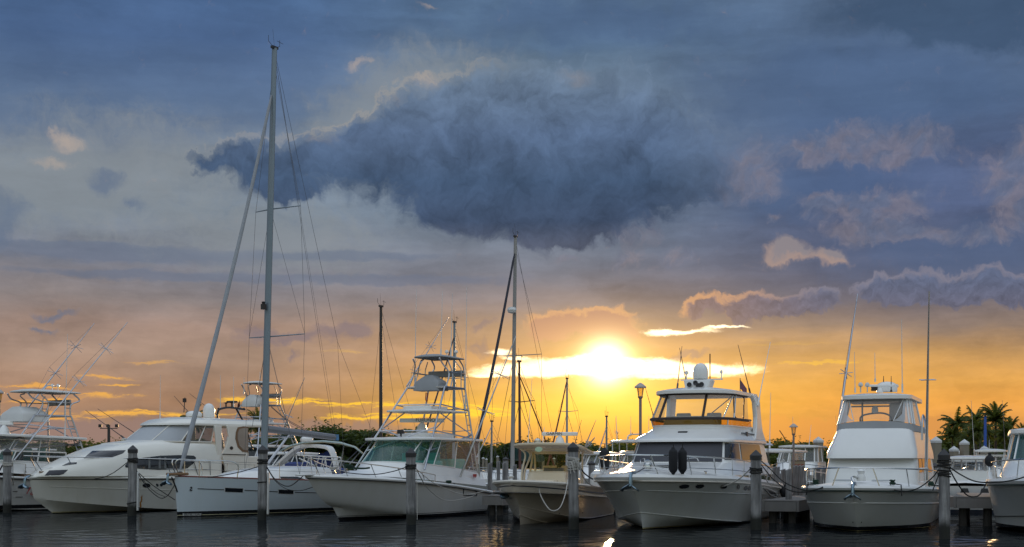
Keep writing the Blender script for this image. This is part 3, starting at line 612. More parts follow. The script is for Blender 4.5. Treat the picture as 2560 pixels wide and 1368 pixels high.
# tops read off the tree line: px, py, metres out
TL = [(-20, 1090, 'left edge of the view, behind the tower boat'), (60, 1098, 'seen through the tower boat at the left edge'), (120, 1096, 'behind the hardtop of the leftmost tower boat'), (172, 1103, 'just right of the leftmost tower, over the bow rail'), (206, 1100, 'left of the floodlight pole'), (240, 1103, 'beside the foot of the floodlight pole'), (285, 1101, 'right of the floodlight pole, over the cream cruiser'), (345, 1108, 'behind the raked screen of the cream cruiser'),
      (410, 1104, 'hidden low behind the cream cruiser cabin'), (480, 1098, 'behind the cream cruiser roof'), (555, 1096, 'behind the cream cruiser doorway'), (620, 1094, 'seen through the oval window of the cream cruiser'), (668, 1086, 'just right of the tall mast, below the boom'), (702, 1088, 'under the boom near the vang'), (735, 1080, 'over the middle of the boom'), (770, 1074, 'left shoulder of the high clump above the boom end'), (800, 1056, 'tallest of the clump above the boom'), (835, 1060, 'right above the boom end'), (872, 1066, 'behind the blue canopy boat'), (905, 1084, 'dip between the boom end and the tower boat'), (938, 1076, 'left of the bare dark mast'), (968, 1074, 'right of the bare dark mast, behind the tower legs'),
      (1010, 1092, 'behind the teal windscreen, left half'), (1065, 1094, 'behind the teal windscreen, right half'), (1120, 1096, 'behind the rear of the green glass boat'), (1180, 1104, 'right of the green glass boat, behind stacked lines'), (1215, 1110, 'behind the dark furled headsail'), (1250, 1106, 'left of the white mast with the green cover'), (1305, 1098, 'just right of the white mast'), (1328, 1096, 'tufted, left of the radar on the cream boat'), (1372, 1104, 'behind the radar bar of the cream boat'), (1425, 1104, 'right of the radar bar, by the thin mast'), (1470, 1108, 'over the rear of the cream T-top'), (1505, 1104, 'left of the white T-top in the distance'), (1545, 1092, 'tallest by the lamp post, behind the white T-top'), (1590, 1100, 'behind the lit lamp post'), (1640, 1104, 'behind the left of the flybridge yacht'), (1700, 1106, 'behind the flybridge yacht windscreen'),
      (1770, 1106, 'behind the flybridge yacht, middle'), (1840, 1106, 'behind the flybridge yacht, right'), (1905, 1104, 'right of the flybridge yacht'), (1930, 1100, 'between the flybridge yacht and the utility pole'), (1962, 1098, 'under the utility pole'), (1990, 1100, 'behind the small dark lamp post'), (2035, 1108, 'behind the white capped piling left of the white fronted boat'), (2080, 1104, 'by the left shoulder of the white fronted boat'), (2150, 1106, 'behind the white fronted boat, left'), (2230, 1106, 'behind the white fronted boat, right'), (2312, 1092, 'right of the tall white outrigger'), (2345, 1098, 'left of the palms, behind the white capped pilings'), (2385, 1092, 'under the leftmost palm'), (2440, 1075, 'wide, filling under the palms'), (2500, 1080, 'right below the palm crowns'), (2545, 1088, 'at the right edge, behind the last boat')]
for i, (px, py, lb) in enumerate(TL):
    put_tree(i % 6 if i >= 6 else i, px, py, 158 + (i * 37 % 17), 'far shore tree ' + lb, [0, 1, 0, 1, 1, 0, 2][i % 7] if i >= 6 else 0, 1.65)
# palms
def frond(mb, base, d, L, droop, R, wid):
    pts = []; p = Vector(base); v = Vector(d).normalized()
    for i in range(9): pts.append(p.copy()); p = p + v * (L / 8); v = (v + Vector((0, 0, -droop * (.35 + i * .13)))).normalized()
    mb.tube(pts, .03, 4, .008)
    for i in range(1, 9):
        for j in range(5):
            q = lerp(pts[i - 1], pts[i], j / 5); t = (pts[i] - pts[i - 1]).normalized(); s_ = t.cross(Vector((0, 0, 1))).normalized(); ln = wid * (1 - abs((i + j / 5) / 9 - .45) * 1.1)
            for e in (-1, 1):
                tip = q + s_ * e * ln * .75 + t * ln * .45 + Vector((0, 0, -ln * R.uniform(.35, .75))); mb.add([q, q + t * .09, tip], [(0, 1, 2)])
def palm_meshes(seed, h, L):
    R = random.Random(seed); t = MB(); top = Vector((R.uniform(-.5, .5), 0, h)); t.tube(smooth([(0, 0, -.2), (R.uniform(-.2, .2), 0, h * .5), top], 6), .17, 8, .11)
    c = MB()
    for i in range(30):
        a = 6.28 * i / 30 + R.uniform(-.15, .15); e = R.uniform(-.35, 1.35); frond(c, top, (math.cos(a) * math.cos(e), math.sin(a) * math.cos(e), math.sin(e)), L * R.uniform(.8, 1.1), R.uniform(.16, .28), R, .62)
    return t, c
pal = [palm_meshes(3 + i, 6.0, 2.2) for i in range(3)]; psrc = []
for t, c in pal:
    o = empty('palm_tree'); psrc.append((o, [t.build('trunk', BARK, o), c.build('crown', LEAF[0], o, sharp=180)]))
for i, (px, py, d, lb, sc) in enumerate([(2398, 1058, 130, 'leftmost of the tall palms by the right edge, crown leaning left', 1.0), (2440, 1058, 140, 'short palm between the two tall crowns on the right', 1.0), (2492, 1050, 128, 'tallest palm on the right, between two white antennas', 1.05), (2470, 1085, 136, 'low full palm under the tallest one', 1.0), (2562, 1086, 134, 'palm cut by the right edge of the view', 1.0), (2425, 1100, 126, 'lowest dark palm behind the white capped pilings', 1.0), (484, 1052, 150, 'palm top peeping over the cream cruiser roof', .8), (640, 1062, 140, 'palm behind the tall mast and the far tower boat', .9), (2512, 1088, 126, 'low palm right of the tallest one', 1.0), (2452, 1078, 124, 'low wide palm below the short middle crown', 1.0), (2528, 1074, 132, 'mid height palm just left of the last boat', 1.0), (2382, 1090, 128, 'small palm left of the leftmost tall one', 1.0)]):
    src, ch = psrc[i % 3]; o = src
    if i >= 3:
        o = src.copy(); S.collection.objects.link(o)
        for c in ch: e = c.copy(); S.collection.objects.link(e); e.parent = o
    q = at(px, py, d); k = (q.z - .75) / 6.0; o.location = (q.x, q.y, .75); o.scale = (k, k, k) if sc == 1 else (k * sc, k * sc, k); o.rotation_euler = (0, 0, i * 1.3); tag(o, 'coconut palm, ' + lb, 'palm tree', 'palms along the far shore')
# ---------------------------------------------------------------- docks
WOODG = pm('weathered_plank', (.20, .19, .18), .85, var=.3, vscale=2.5, stretch=(1, 1, .3), bump=.5, bscale=14)
WOODD = pm('dark_dock_timber', (.06, .055, .05), .85, var=.4, vscale=2.5, stretch=(1, 1, .3), bump=.5, bscale=14)
def pilemat():
    m = bpy.data.materials.new('piling_timber'); m.use_nodes = True; T = NT(m.node_tree); p = T.n['Principled BSDF']
    P = T.new('ShaderNodeTexCoord').outputs['Object']; sp = T.new('ShaderNodeSeparateXYZ'); T.l.new(P, sp.inputs[0]); z = sp.outputs[2]
    n = T.noise(T.v('MULTIPLY', P, (9, 9, .7)), 1.0, 7, .7); b = T.noise(P, 1.7, 5, .6)
    c = T.ramp(n, [(.3, (.08, .077, .077, 1)), (.5, (.22, .216, .216, 1)), (.72, (.42, .415, .41, 1))]); c = T.mix(1, c, T.m('MULTIPLY_ADD', b, 1.1, .45), 'MULTIPLY')
    wet = T.step(T.m('ADD', z, T.m('MULTIPLY', T.m('SUBTRACT', T.noise(P, 5, 4), .5), .35)), .28, .62)
    c = T.mix(wet, (.018, .019, .015, 1), c); T.put(p.inputs['Base Color'], c); p.inputs['Roughness'].default_value = .85
    q = T.new('ShaderNodeBump'); q.inputs['Strength'].default_value = .7; q.inputs['Distance'].default_value = .03; T.put(q.inputs['Height'], n); T.l.new(q.outputs[0], p.inputs['Normal']); return m
PILE = pilemat(); CAPB = pm('black_pile_cap', (.022, .022, .024), .5, var=.3, vscale=5); CAPW = pm('white_pile_cap', (.62, .63, .63), .5, var=.08); CONC = pm('concrete_pile', (.26, .23, .18), .85, var=.2, vscale=2)
def dock(name, label, a, b, w, z=.78, th=.34, posts=True):
    a, b = Vector((*a, 0)), Vector((*b, 0)); L = (b - a).length; ang_ = math.atan2((b - a).y, (b - a).x); o = empty(name, a, ang_); tag(o, label, 'dock')
    m = MB(); n = int(L / .16)
    for i in range(n): m.box(((i + .5) * L / n, 0, z - .02), (L / n - .012, w, .04))
    m.build('planking', WOODG, o)
    m = MB()
    for y in (-w / 2 + .05, w / 2 - .05): m.box((L / 2, y, z - .04 - th / 2), (L, .08, th))
    for i in range(int(L / 2.4) + 1): m.box((min(i * 2.4 + .04, L - .04), 0, z - .043 - th / 2), (.08, w - .2, th - .02))
    m.build('frame', WOODG, o)
    if posts:
        for i in range(int(L / 2.8) + 1):
            for y in (-w / 2 + .3, w / 2 - .3): MB().lathe([(.13, -1.2), (.13, z - .05)], (min(.4 + i * 2.8, L - .3), y, 0), 8).build('support_post', WOODD, o)
    return o
dock('main_dock', 'long grey plank dock running behind the moored boats', (24, 47.2), (-20, 71.5), 1.9)
dock('finger_dock', 'short grey finger dock between the flybridge yacht and the white fronted boat', (9.0, 45.6), (11.9, 53.2), 1.25)
dock('finger_dock', 'grey finger dock right of the nearest piling, beside the rightmost bow', (14.85, 43.6), (16.9, 49.4), 1.35, z=.95)
dock('finger_dock', 'short finger dock between the green glass boat and the cream open boat', (-.75, 52.6), (1.35, 58.4), .9)
# tall foreground pilings with caps
def rope_coils(o, z, r, n, mat, R):
    m = MB()
    for k in range(n):
        zz = z + k * .045; tl = R.uniform(-.04, .04); m.tube([(math.cos(a) * (r + .02), math.sin(a) * (r + .02), zz + tl * math.cos(a) + R.uniform(-.008, .008)) for a in [6.283 * j / 16 for j in range(17)]], .02, 5)
    return m
PL = [(18, 1282, 1120, .165, 'leftmost tall grey piling, in front of the tower boat', 1), (330, 1290, 1113, .17, 'tall grey piling with a white plastic strip, in front of the cream cruiser', 1), (655, 1300, 1113, .16, 'tall grey piling straight under the tallest mast', 1), (1028, 1312, 1120, .155, 'tall grey piling in front of the boat with teal glass', 1), (1435, 1323, 1105, .155, 'tall grey piling wound with pale rope, in front of the cream open boat', 1), (1890, 1325, 1125, .16, 'tall grey piling in front of the flybridge yacht', 1), (2362, 1348, 1122, .14, 'tall grey piling nearest the viewer, right of the white fronted boat', 1)]
PILES = {}
for i, (px, pb, pt, r, lb, _) in enumerate(PL):
    R = random.Random(i); g = ground(px, pb); d = g.y; H = CH + (HY - pt) * d / F; o = empty('mooring_piling', g); o.rotation_euler = (R.uniform(-.012, .012), R.uniform(-.014, .014), R.uniform(0, 6) if px not in (330, 655, 1435) else 0); tag(o, lb, 'piling', 'tall pilings in front of the boats'); PILES[px] = d
    m = MB(); rr = []
    for k in range(15):
        z = -1.5 + (H - .16 + 1.5) * k / 14; rr.append([(math.cos(6.283 * j / 14) * r * R.uniform(.955, 1.03) * (1.05 - .05 * k / 14), math.sin(6.283 * j / 14) * r * R.uniform(.955, 1.03) * (1.05 - .05 * k / 14), z) for j in range(14)])
    m.loft(rr, closed=True, caps=(1, 1)); m.build('post', PILE, o, sharp=50)
    MB().lathe([(r * 1.13, H - .30), (r * 1.16, H - .17), (r * .55, H - .07), (.01, H)], (0, 0, 0), 14).build('cap', CAPB, o, sharp=30)
    if px == 1435:
        w = rope_coils(o, H - .85, r, 9, ROPEW, R)
        for k in range(14):
            a = R.uniform(3.6, 6.0); z = H - .6 + R.uniform(-.15, .1); w.tube(smooth([(math.cos(a) * (r + .02), math.sin(a) * (r + .02), z), (math.cos(a + .2) * (r + .07), math.sin(a + .2) * (r + .07), z - .1), (math.cos(a + R.uniform(0, .6)) * (r + .08), math.sin(a + .3) * (r + .08), z - R.uniform(.2, .5))], 4), .013, 4)
        w.build('rope_wrap', ROPEW, o)
    else: rope_coils(o, H - R.uniform(.62, .8), r, 4, ROPEK, R).build('rope_wrap', ROPEK if px != 18 else ROPEW, o)
    if px in (330, 655): MB().box((r + .055, -.05, .95), (.075, .12, 1.5)).build('bumper_strip', pm('white_plastic', (.6, .6, .58), .5, var=.1), o, bevel=.02)
    if px == 2362: rope_coils(o, H - .48, r + .01, 5, ROPEK, R).build('rope_wrap', ROPEK, o)
    if px in (655, 330): rope_coils(o, 1.35 if px == 655 else .5, r, 1, ROPEK, R).build('rope_wrap', ROPEK, o)
# short dark timber pilings beside the docks
def stub(px, pt, d, r, label, cap=None, base=-1.2, mat=None, square=False, group='timber pilings along the dock'):
    q = at(px, pt, d); o = empty('dock_piling', (q.x, q.y, 0), .35); tag(o, label, 'piling', group); H = q.z - (r * 1.1 if cap else 0); m = MB()
    if square: m.box((0, 0, (H + base) / 2), (2 * r, 2 * r, H - base))
    else:
        R = random.Random(int(px)); m.loft([[(math.cos(6.283 * j / 10) * r * R.uniform(.95, 1.04), math.sin(6.283 * j / 10) * r * R.uniform(.95, 1.04), base + (H - base) * k / 6 + (r * .35 * math.cos(6.283 * j / 10) if k == 6 and not cap else 0)) for j in range(10)] for k in range(7)], closed=True, caps=(1, 1))
    m.build('post', mat or PILE, o, sharp=50)
    if cap:
        if square: c = MB(); c.box((0, 0, H + r * .3), (2.16 * r, 2.16 * r, r * .6)); c.loft([[(x * r * 1.08, y * r * 1.08, H + r * .6) for x, y in ((-1, -1), (1, -1), (1, 1), (-1, 1))], [(x * .01, y * .01, H + r * 1.7) for x, y in ((-1, -1), (1, -1), (1, 1), (-1, 1))]], closed=True)
        else: c = MB().lathe([(r * 1.12, H - .02), (r * 1.14, H + r * .3), (.01, H + r * 1.1)], (0, 0, 0), 12)
        c.build('cap', cap, o, sharp=30)
for px, pt, d, r, lb in [(1225, 1158, 57.5, .16, 'left of the cream open boat, nearest the green glass boat'), (1246, 1154, 62, .13, 'second from the green glass boat'), (1261, 1157, 62.5, .15, 'left of the black capped one, behind the cream bow'), (1287, 1163, 62, .15, 'right beside the foot of the white mast'), (1307, 1161, 61.5, .12, 'just left of the cream console'),
                     (1937, 1168, 54.6, .13, 'first right of the flybridge yacht'), (1945, 1168, 55.2, .12, 'second right of the flybridge yacht'), (1958, 1174, 54, .15, 'thick and short, third right of the flybridge yacht'), (1972, 1174, 46.5, .17, 'thick, reaching the water at the end of the finger dock'), (1988, 1165, 52.5, .13, 'under the red lettered board, left'), (1997, 1165, 52.9, .13, 'under the red lettered board, middle'), (2006, 1165, 52.3, .13, 'under the red lettered board, right'), (2018, 1172, 50.5, .15, 'pointed, left of the round white rail hoops'), (2044, 1170, 49.6, .16, 'half hidden behind the bow rail of the white fronted boat'), (2060, 1172, 49.4, .13, 'nearest the left side of the white fronted boat')]:
    stub(px, pt, d, r * .66, 'short weathered dock piling, ' + lb)
stub(1264, 1142, 64, .14, 'thick piling with black peaked cap behind the cream bow, left of the white mast', CAPB)
stub(2337, 1157, 57, .17, 'dark piling with black cap behind the nearest tall piling', CAPB)
stub(1479, 1152, 62, .15, 'piling with black cap right of the rope wound piling', CAPB)
for px, pt, d, r, lb in [(2046, 1097, 92, .24, 'left of the white fronted boat'), (2340, 1097, 90, .25, 'tallest, right of the tall outrigger'), (2327, 1111, 104, .18, 'thin, close against the tall outrigger'), (2385, 1120, 92, .22, 'low and left of a pair'), (2394, 1128, 98, .20, 'low and right of a pair'), (2411, 1103, 92, .22, 'under the palms, right of the low pair'), (2461, 1118, 96, .20, 'under the palms, right of the blue mast')]:
    stub(px, pt, d, r, 'square concrete piling with white pyramid cap, ' + lb, CAPW, mat=CONC, square=True, group='white capped concrete pilings')
for px, pt, d, r, lb in [(1194, 1139, 118, .12, 'first right of the green glass boat'), (1208, 1143, 116, .12, 'second right of the green glass boat'), (1216, 1146, 122, .11, 'third right of the green glass boat'), (1244, 1139, 118, .12, 'left of the black capped piling'), (1947, 1143, 108, .15, 'left of two by the flybridge yacht'), (1957, 1147, 108, .15, 'right of two by the flybridge yacht'), (1385, 1144, 118, .12, 'seen through the cream console screen'), (1358, 1146, 120, .12, 'seen between the legs of the cream T-top')]:
    stub(px, pt, d, r, 'small far piling with white cap, ' + lb, CAPW, mat=CONC, group='small far white capped pilings')
# lamps, poles, sign
LAMPG = pm('lamp_post_paint', (.24, .20, .19), .5, var=.15); LAMPC = pm('lamp_cap', (.42, .38, .35), .5, var=.1); LGL = glass('lamp_glass', (1.0, .85, .42), (.9, .7, .35), .30, .4)
def lamp(px, pt, d, r, label, z0=.78):
    q = at(px, pt, d); H = q.z - z0; o = empty('lamp_post', (q.x, q.y, z0)); tag(o, label, 'lamp post', 'dock lamp posts'); k = r / .22
    MB().lathe([(.12 * k, 0), (.12 * k, .05), (.055 * k, .1), (.055 * k, H - .62 * k), (.09 * k, H - .58 * k), (.10 * k, H - .52 * k)], (0, 0, 0), 10).build('pole', LAMPG, o)
    MB().lathe([(.09 * k, H - .52 * k), (.145 * k, H - .2 * k)], (0, 0, 0), 8).build('lamp_shade', LGL, o, sharp=20)
    m = MB().lathe([(.23 * k, H - .2 * k), (.22 * k, H - .15 * k), (.08 * k, H - .03 * k), (.01, H)], (0, 0, 0), 14); m.build('cap', LAMPC, o)
    f = MB()
    for j in range(4): a = .8 + j * 1.571; f.tube([(math.cos(a) * .09 * k, math.sin(a) * .09 * k, H - .52 * k), (math.cos(a) * .145 * k, math.sin(a) * .145 * k, H - .2 * k)], .01 * k, 4)
    f.build('frame', LAMPG, o)
lamp(1601, 957, 55.6, .235, 'tall dock lamp lit through from behind, left of the flybridge yacht')
lamp(1984, 1059, 53, .165, 'small dark dock lamp beside the red lettered board')
lamp(-2, 973, 68, .24, 'dock lamp cut by the left edge of the view')
q = at(272, 1062, 148); o = empty('floodlight_pole', (q.x, q.y, .7)); tag(o, 'dark pole with floodlights on a cross bar above the far trees', 'light pole')
MB().lathe([(.19, 0), (.15, q.z - .7)], (0, 0, 0), 8).build('pole', WOODD, o); hh = q.z - .7
MB().tube([(-.95, 0, hh - .4), (.95, 0, hh - .4)], .05).build('cross_bar', WOODD, o)
for x in (-.9, -.05, .9): m = MB(); m.box((x, -.1, hh - .12), (.36, .25, .34)); m.build('floodlight', BLKP, o, bevel=.03)
q = at(1966, 1099, 178); o = empty('utility_pole', (q.x, q.y, .7)); tag(o, 'wooden utility pole with a cross arm beyond the far trees', 'utility pole'); hh = q.z - .7
MB().lathe([(.22, 0), (.16, hh)], (0, 0, 0), 8).build('pole', WOODD, o); m = MB(); m.box((0, 0, hh - .5), (1.9 * 1.0, .14, .2)); m.build('cross_arm', WOODD, o)
m = MB()
for x in (-.8, -.4, .4, .8): m.lathe([(.05, hh - .4), (.06, hh - .2), (.02, hh - .12)], (x, 0, 0), 6)
m.tube([(-.1, 0, hh), (-.9, 0, hh + 1.2)], .06, 5); m.build('insulator', WOODD, o)
BOARD = pm('tan_board', (.30, .25, .17), .7, var=.15, vscale=3)
q = at(1995, 1151, 53.6); o = empty('warning_board', (q.x, q.y, .78), -.15); tag(o, 'tan board with red lettering on posts behind the small lamp', 'sign'); zt = q.z - .78
m = MB(); m.box((0, 0, zt - .27), (.54, .03, .5)); bd = m.build('board', BOARD, o, bevel=.004)
m = MB(); [m.box((x, .05, zt / 2 - .02), (.07, .06, zt)) for x in (-.2, .2)]; m.build('post', WOODD, o)
m = MB()
for z, h_ in ((zt - .02, .03), (zt - .52, .03)): m.box((0, -.004, z), (.56, .035, h_))
m.build('frame', WOODD, o)
text('lettering', 'FIRE', bd, RED, (-.17, -.017, zt - .30), (1, 0, 0), (0, 0, 1), .22)
# ---------------------------------------------------------------- fittings shared by the boats
def anchor(b, p, s_=1.0, parent=None):
    """bow roller with a plough anchor hanging from it"""
    p = Vector(p); o = MB(); o.box(p + Vector((.25, 0, .02)) * s_, (.75 * s_, .14 * s_, .06 * s_)); o = o.build('bow_roller', STEEL, parent or b.o, bevel=.01)
    m = MB(); m.tube(smooth([p + Vector((.3, 0, .09)) * s_, p + Vector((-.12, 0, .07)) * s_, p + Vector((-.20, 0, -.22)) * s_], 5), .035 * s_, 6)
    t = p + Vector((-.20, 0, -.22)) * s_
    for e in (-1, 1): m.loft([[t + Vector((-.05, 0, .06)) * s_, t + Vector((.18, e * .02, -.05)) * s_], [t + Vector((-.16, e * .13, -.03)) * s_, t + Vector((.08, e * .17, -.08)) * s_], [t + Vector((-.12, e * .22, -.10)) * s_, t + Vector((.05, e * .20, -.13)) * s_]])
    m.build('anchor', CHROME, b.o, solid=.025); return o
def cleat(b, p, ax=(1, 0, 0), mat=None):
    p = Vector(p); a = Vector(ax).normalized(); m = MB(); m.tube([p - a * .15 + Vector((0, 0, .07)), p + a * .15 + Vector((0, 0, .07))], .02, 6)
    for e in (-.05, .05): m.tube([p + a * e, p + a * e + Vector((0, 0, .07))], .018, 5)
    return m.build('cleat', mat or STEEL, b.o)
def rope_heap(b, p, mat=None, n=7, s_=.16, R=random.Random(5)):
    m = MB(); p = Vector(p)
    for i in range(n):
        a0 = R.uniform(0, 6.28); rr = s_ * R.uniform(.5, 1); m.tube([p + Vector((math.cos(a0 + a) * rr, math.sin(a0 + a) * rr * .8, .03 + .022 * i + R.uniform(0, .02))) for a in [6.28 * j / 10 for j in range(11)]], .018, 5)
    return m.build('coiled_line', mat or ROPEK, b.o)
def glazed(b, A, B, segs, mull, r=.03, fmat=None, e=.0, fname='window_frame'):
    """panes between two plan outlines A (sill) and B (head), with frames along both and at the given corners"""
    H = House(b, [A, B])
    for (u0, u1, mat, *nm) in segs:
        m = MB(); n = max(2, int((u1 - u0) * 2)); m.loft([[H.at(lerp(u0, u1, i / n), v) for i in range(n + 1)] for v in (0, .5, 1)]); m.build(nm[0] if nm else 'window', mat, b.o)
    f = MB(); u0, u1 = segs[0][0], segs[-1][1]; n = int((u1 - u0) * 2)
    for v in (0, 1): f.tube([H.at(lerp(u0, u1, i / n), v) for i in range(n + 1)], r, 5)
    for u in mull: f.tube([H.at(u, 0), H.at(u, 1)], r, 5)
    f.build(fname, fmat or GEL, b.o); return H
def tower(b, feet, rear, pf, shade, mid=None, r=.036, mat=None, cover=CANG, ladder=True, cov=None, pad=True):
    """tuna tower: legs from feet to the standing platform, rails up to a sunshade, braces and ladder. Everything local."""
    mat = mat or ALU; x0, x1, hw, z = pf; sx0, sx1, shw, sz = shade; o = empty('tuna_tower'); o.parent = b.o; m = MB(); L = {}
    for sd in (-1, 1):
        f = Vector((feet[0], sd * feet[1], feet[2])); ft = Vector((x0, sd * hw, z)); q = Vector((rear[0], sd * rear[1], rear[2])); qt = Vector((x1, sd * hw, z)); L[sd] = (f, ft, q, qt)
        l = MB().tube([f, ft], r, 7); l.build('leg', mat, o); MB().tube([q, qt], r, 7).build('leg', mat, o)
        c = (lerp(f, ft, .46), lerp(q, qt, .46)); d = (lerp(f, ft, .78), lerp(q, qt, .76))
        m.tube([lerp(f, ft, .22), lerp(q, qt, .5)], r * .75, 6); m.tube([c[0], c[1]], r * .75, 6); m.tube([d[0], d[1]], r * .7, 6); m.tube([c[0], lerp(d[0], d[1], .5)], r * .65, 6)
    for k in (.46, .78): m.tube([lerp(L[-1][0], L[-1][1], k), lerp(L[1][0], L[1][1], k)], r * .7, 6); m.tube([lerp(L[-1][2], L[-1][3], k), lerp(L[1][2], L[1][3], k)], r * .7, 6)
    m.tube([lerp(L[-1][0], L[-1][1], .22), lerp(L[1][0], L[1][1], .5)], r * .65, 6); m.tube([lerp(L[1][0], L[1][1], .22), lerp(L[-1][0], L[-1][1], .5)], r * .65, 6)
    m.tube([lerp(L[-1][2], L[-1][3], .5), lerp(L[1][2], L[1][3], .85)], r * .6, 6)
    m.build('brace', mat, o)
    p = MB(); cr = [Vector((x0, -hw, z)), Vector((x1, -hw, z)), Vector((x1, hw, z)), Vector((x0, hw, z)), Vector((x0, -hw, z))]; p.tube(cr, r * 1.1, 7); p.box(((x0 + x1) / 2, 0, z - .02), (x1 - x0, 2 * hw, .03)); p.build('platform', mat, o)
    g = MB()
    for sd in (-1, 1):
        g.tube(smooth([(x0 + .1, sd * hw, z), (x0 + .45, sd * hw * .95, z + .55), (sx0 + .25, sd * shw * .9, sz - .28), (sx0 + .02, sd * shw * .85, sz - .05)], 5), r * .85, 6); g.tube(smooth([(x0 + .5, sd * hw, z), (x0 + .75, sd * hw * .95, z + .55), (sx0 + .7, sd * shw * .9, sz - .12), (sx0 + .9, sd * shw * .85, sz - .02)], 5), r * .7, 6)
        g.tube(smooth([(x1 - .05, sd * hw, z), (x1 + .0, sd * hw * .97, z + .5), (sx1 - .05, sd * shw * .95, sz - .3), (sx1 - .35, sd * shw * .9, sz - .01)], 5), r * .85, 6); g.tube([(x1 - .35, sd * hw, z), (x1 - .3, sd * hw * .97, z + .8), (sx1 - .7, sd * shw * .9, sz - .1)], r * .6, 6)
        for k in (.3, .5): g.tube([(x1 - .02, sd * hw, z + k * 1.2), (x1 - .33, sd * hw, z + k * 1.2)], r * .6, 5)
        g.tube([(x0 + .4, sd * hw * .96, z + .6), (x1, sd * hw * .97, z + .6)], r * .7, 6)
    g.tube([(x1, -hw, z + .6), (x1, hw, z + .6)], r * .7, 6); g.build('upper_rail', mat, o)
    h = ringpts(sx0, sx1, shw, .5, sz, 3, 9); slab(b, 'sunshade', CANW if cover is CANW else CANG, h, .05, .12, o)
    if pad: q = MB(); q.box((x1 - .02, 0, z + .62), (.1, 2 * hw * .98, .26)); q.build('backrest_pad', CANG, o, bevel=.03)
    c0, c1, chw, cz0, cz1 = cov or (x0 - .15, x0 + .75, hw * .74, z - .10, z + .62)
    q = MB(); q.loft([ringpts(c0 - .08, c1 + .02, chw * 1.06, .2, cz0, 4, 6), ringpts(c0 - .04, c1, chw, .2, lerp(cz0, cz1, .45), 4, 6), ringpts(c0 + .05, c1 - .05, chw * .92, .2, lerp(cz0, cz1, .62), 4, 6), ringpts(c0 + .2, c1 - .2, chw * .3, .15, cz1, 4, 6)], closed=True, caps=(1, 1)); q.build('helm_cover', cover, o)
    if ladder:
        l = MB(); a0, a1 = L[-1][2], L[-1][3]; b0 = a0 + Vector((-.34, 0, 0)); b1 = a1 + Vector((-.3, 0, 0)); l.tube([b0, b1], r * .6, 5)
        for k in range(9): l.tube([lerp(a0, a1, .08 + k * .105), lerp(b0, b1, .08 + k * .105)], r * .5, 5)
        l.build('ladder', mat, o)
    if mid:
        mx0, mx1, mhw, mz = mid; slab(b, 'buggy_top', GEL, ringpts(mx0, mx1, mhw, .45, mz, 3.2, 9), .07, .07, o); slab(b, 'hatch_box', GEL, ringpts(mx0 + .5, mx1 - .7, mhw * .55, .3, mz + .11, 3.5, 6), .13, .03, o)
    return o
def seat(b, p, mat, parent=None, s_=1):
    m = MB(); p = Vector(p); m.box(p + Vector((0, 0, .25)) * s_, (.42 * s_, .5 * s_, .5 * s_)); m.box(p + Vector((.2, 0, .78)) * s_, (.14 * s_, .52 * s_, .62 * s_)); return m.build('helm_seat', mat, parent or b.o, bevel=.05)
AQUA = glass('aqua_glass', (.66, .88, .82), (.10, .36, .32), .16, .8)
LINES = 'boats moored bow out along the near dock'
K = lambda ox, oy, s_: (lambda x, y: (ox + x / s_, oy + y / s_))
c1, c2, c3, c4, c5, c6 = K(0, 780, 2.326), K(400, 960, 3.352), K(740, 860, 2.85), K(1180, 900, 2.9225), K(1460, 860, 2.693), K(1940, 880, 2.803)
a1, a2, e4 = K(0, 960, 4.024), K(300, 980, 4.276), K(880, 860, 4.0235)
STRIPE = [(-3, .035, (.012, .012, .014)), (.035, .055, (.6, .58, .5)), (.055, .17, (.012, .013, .016))]
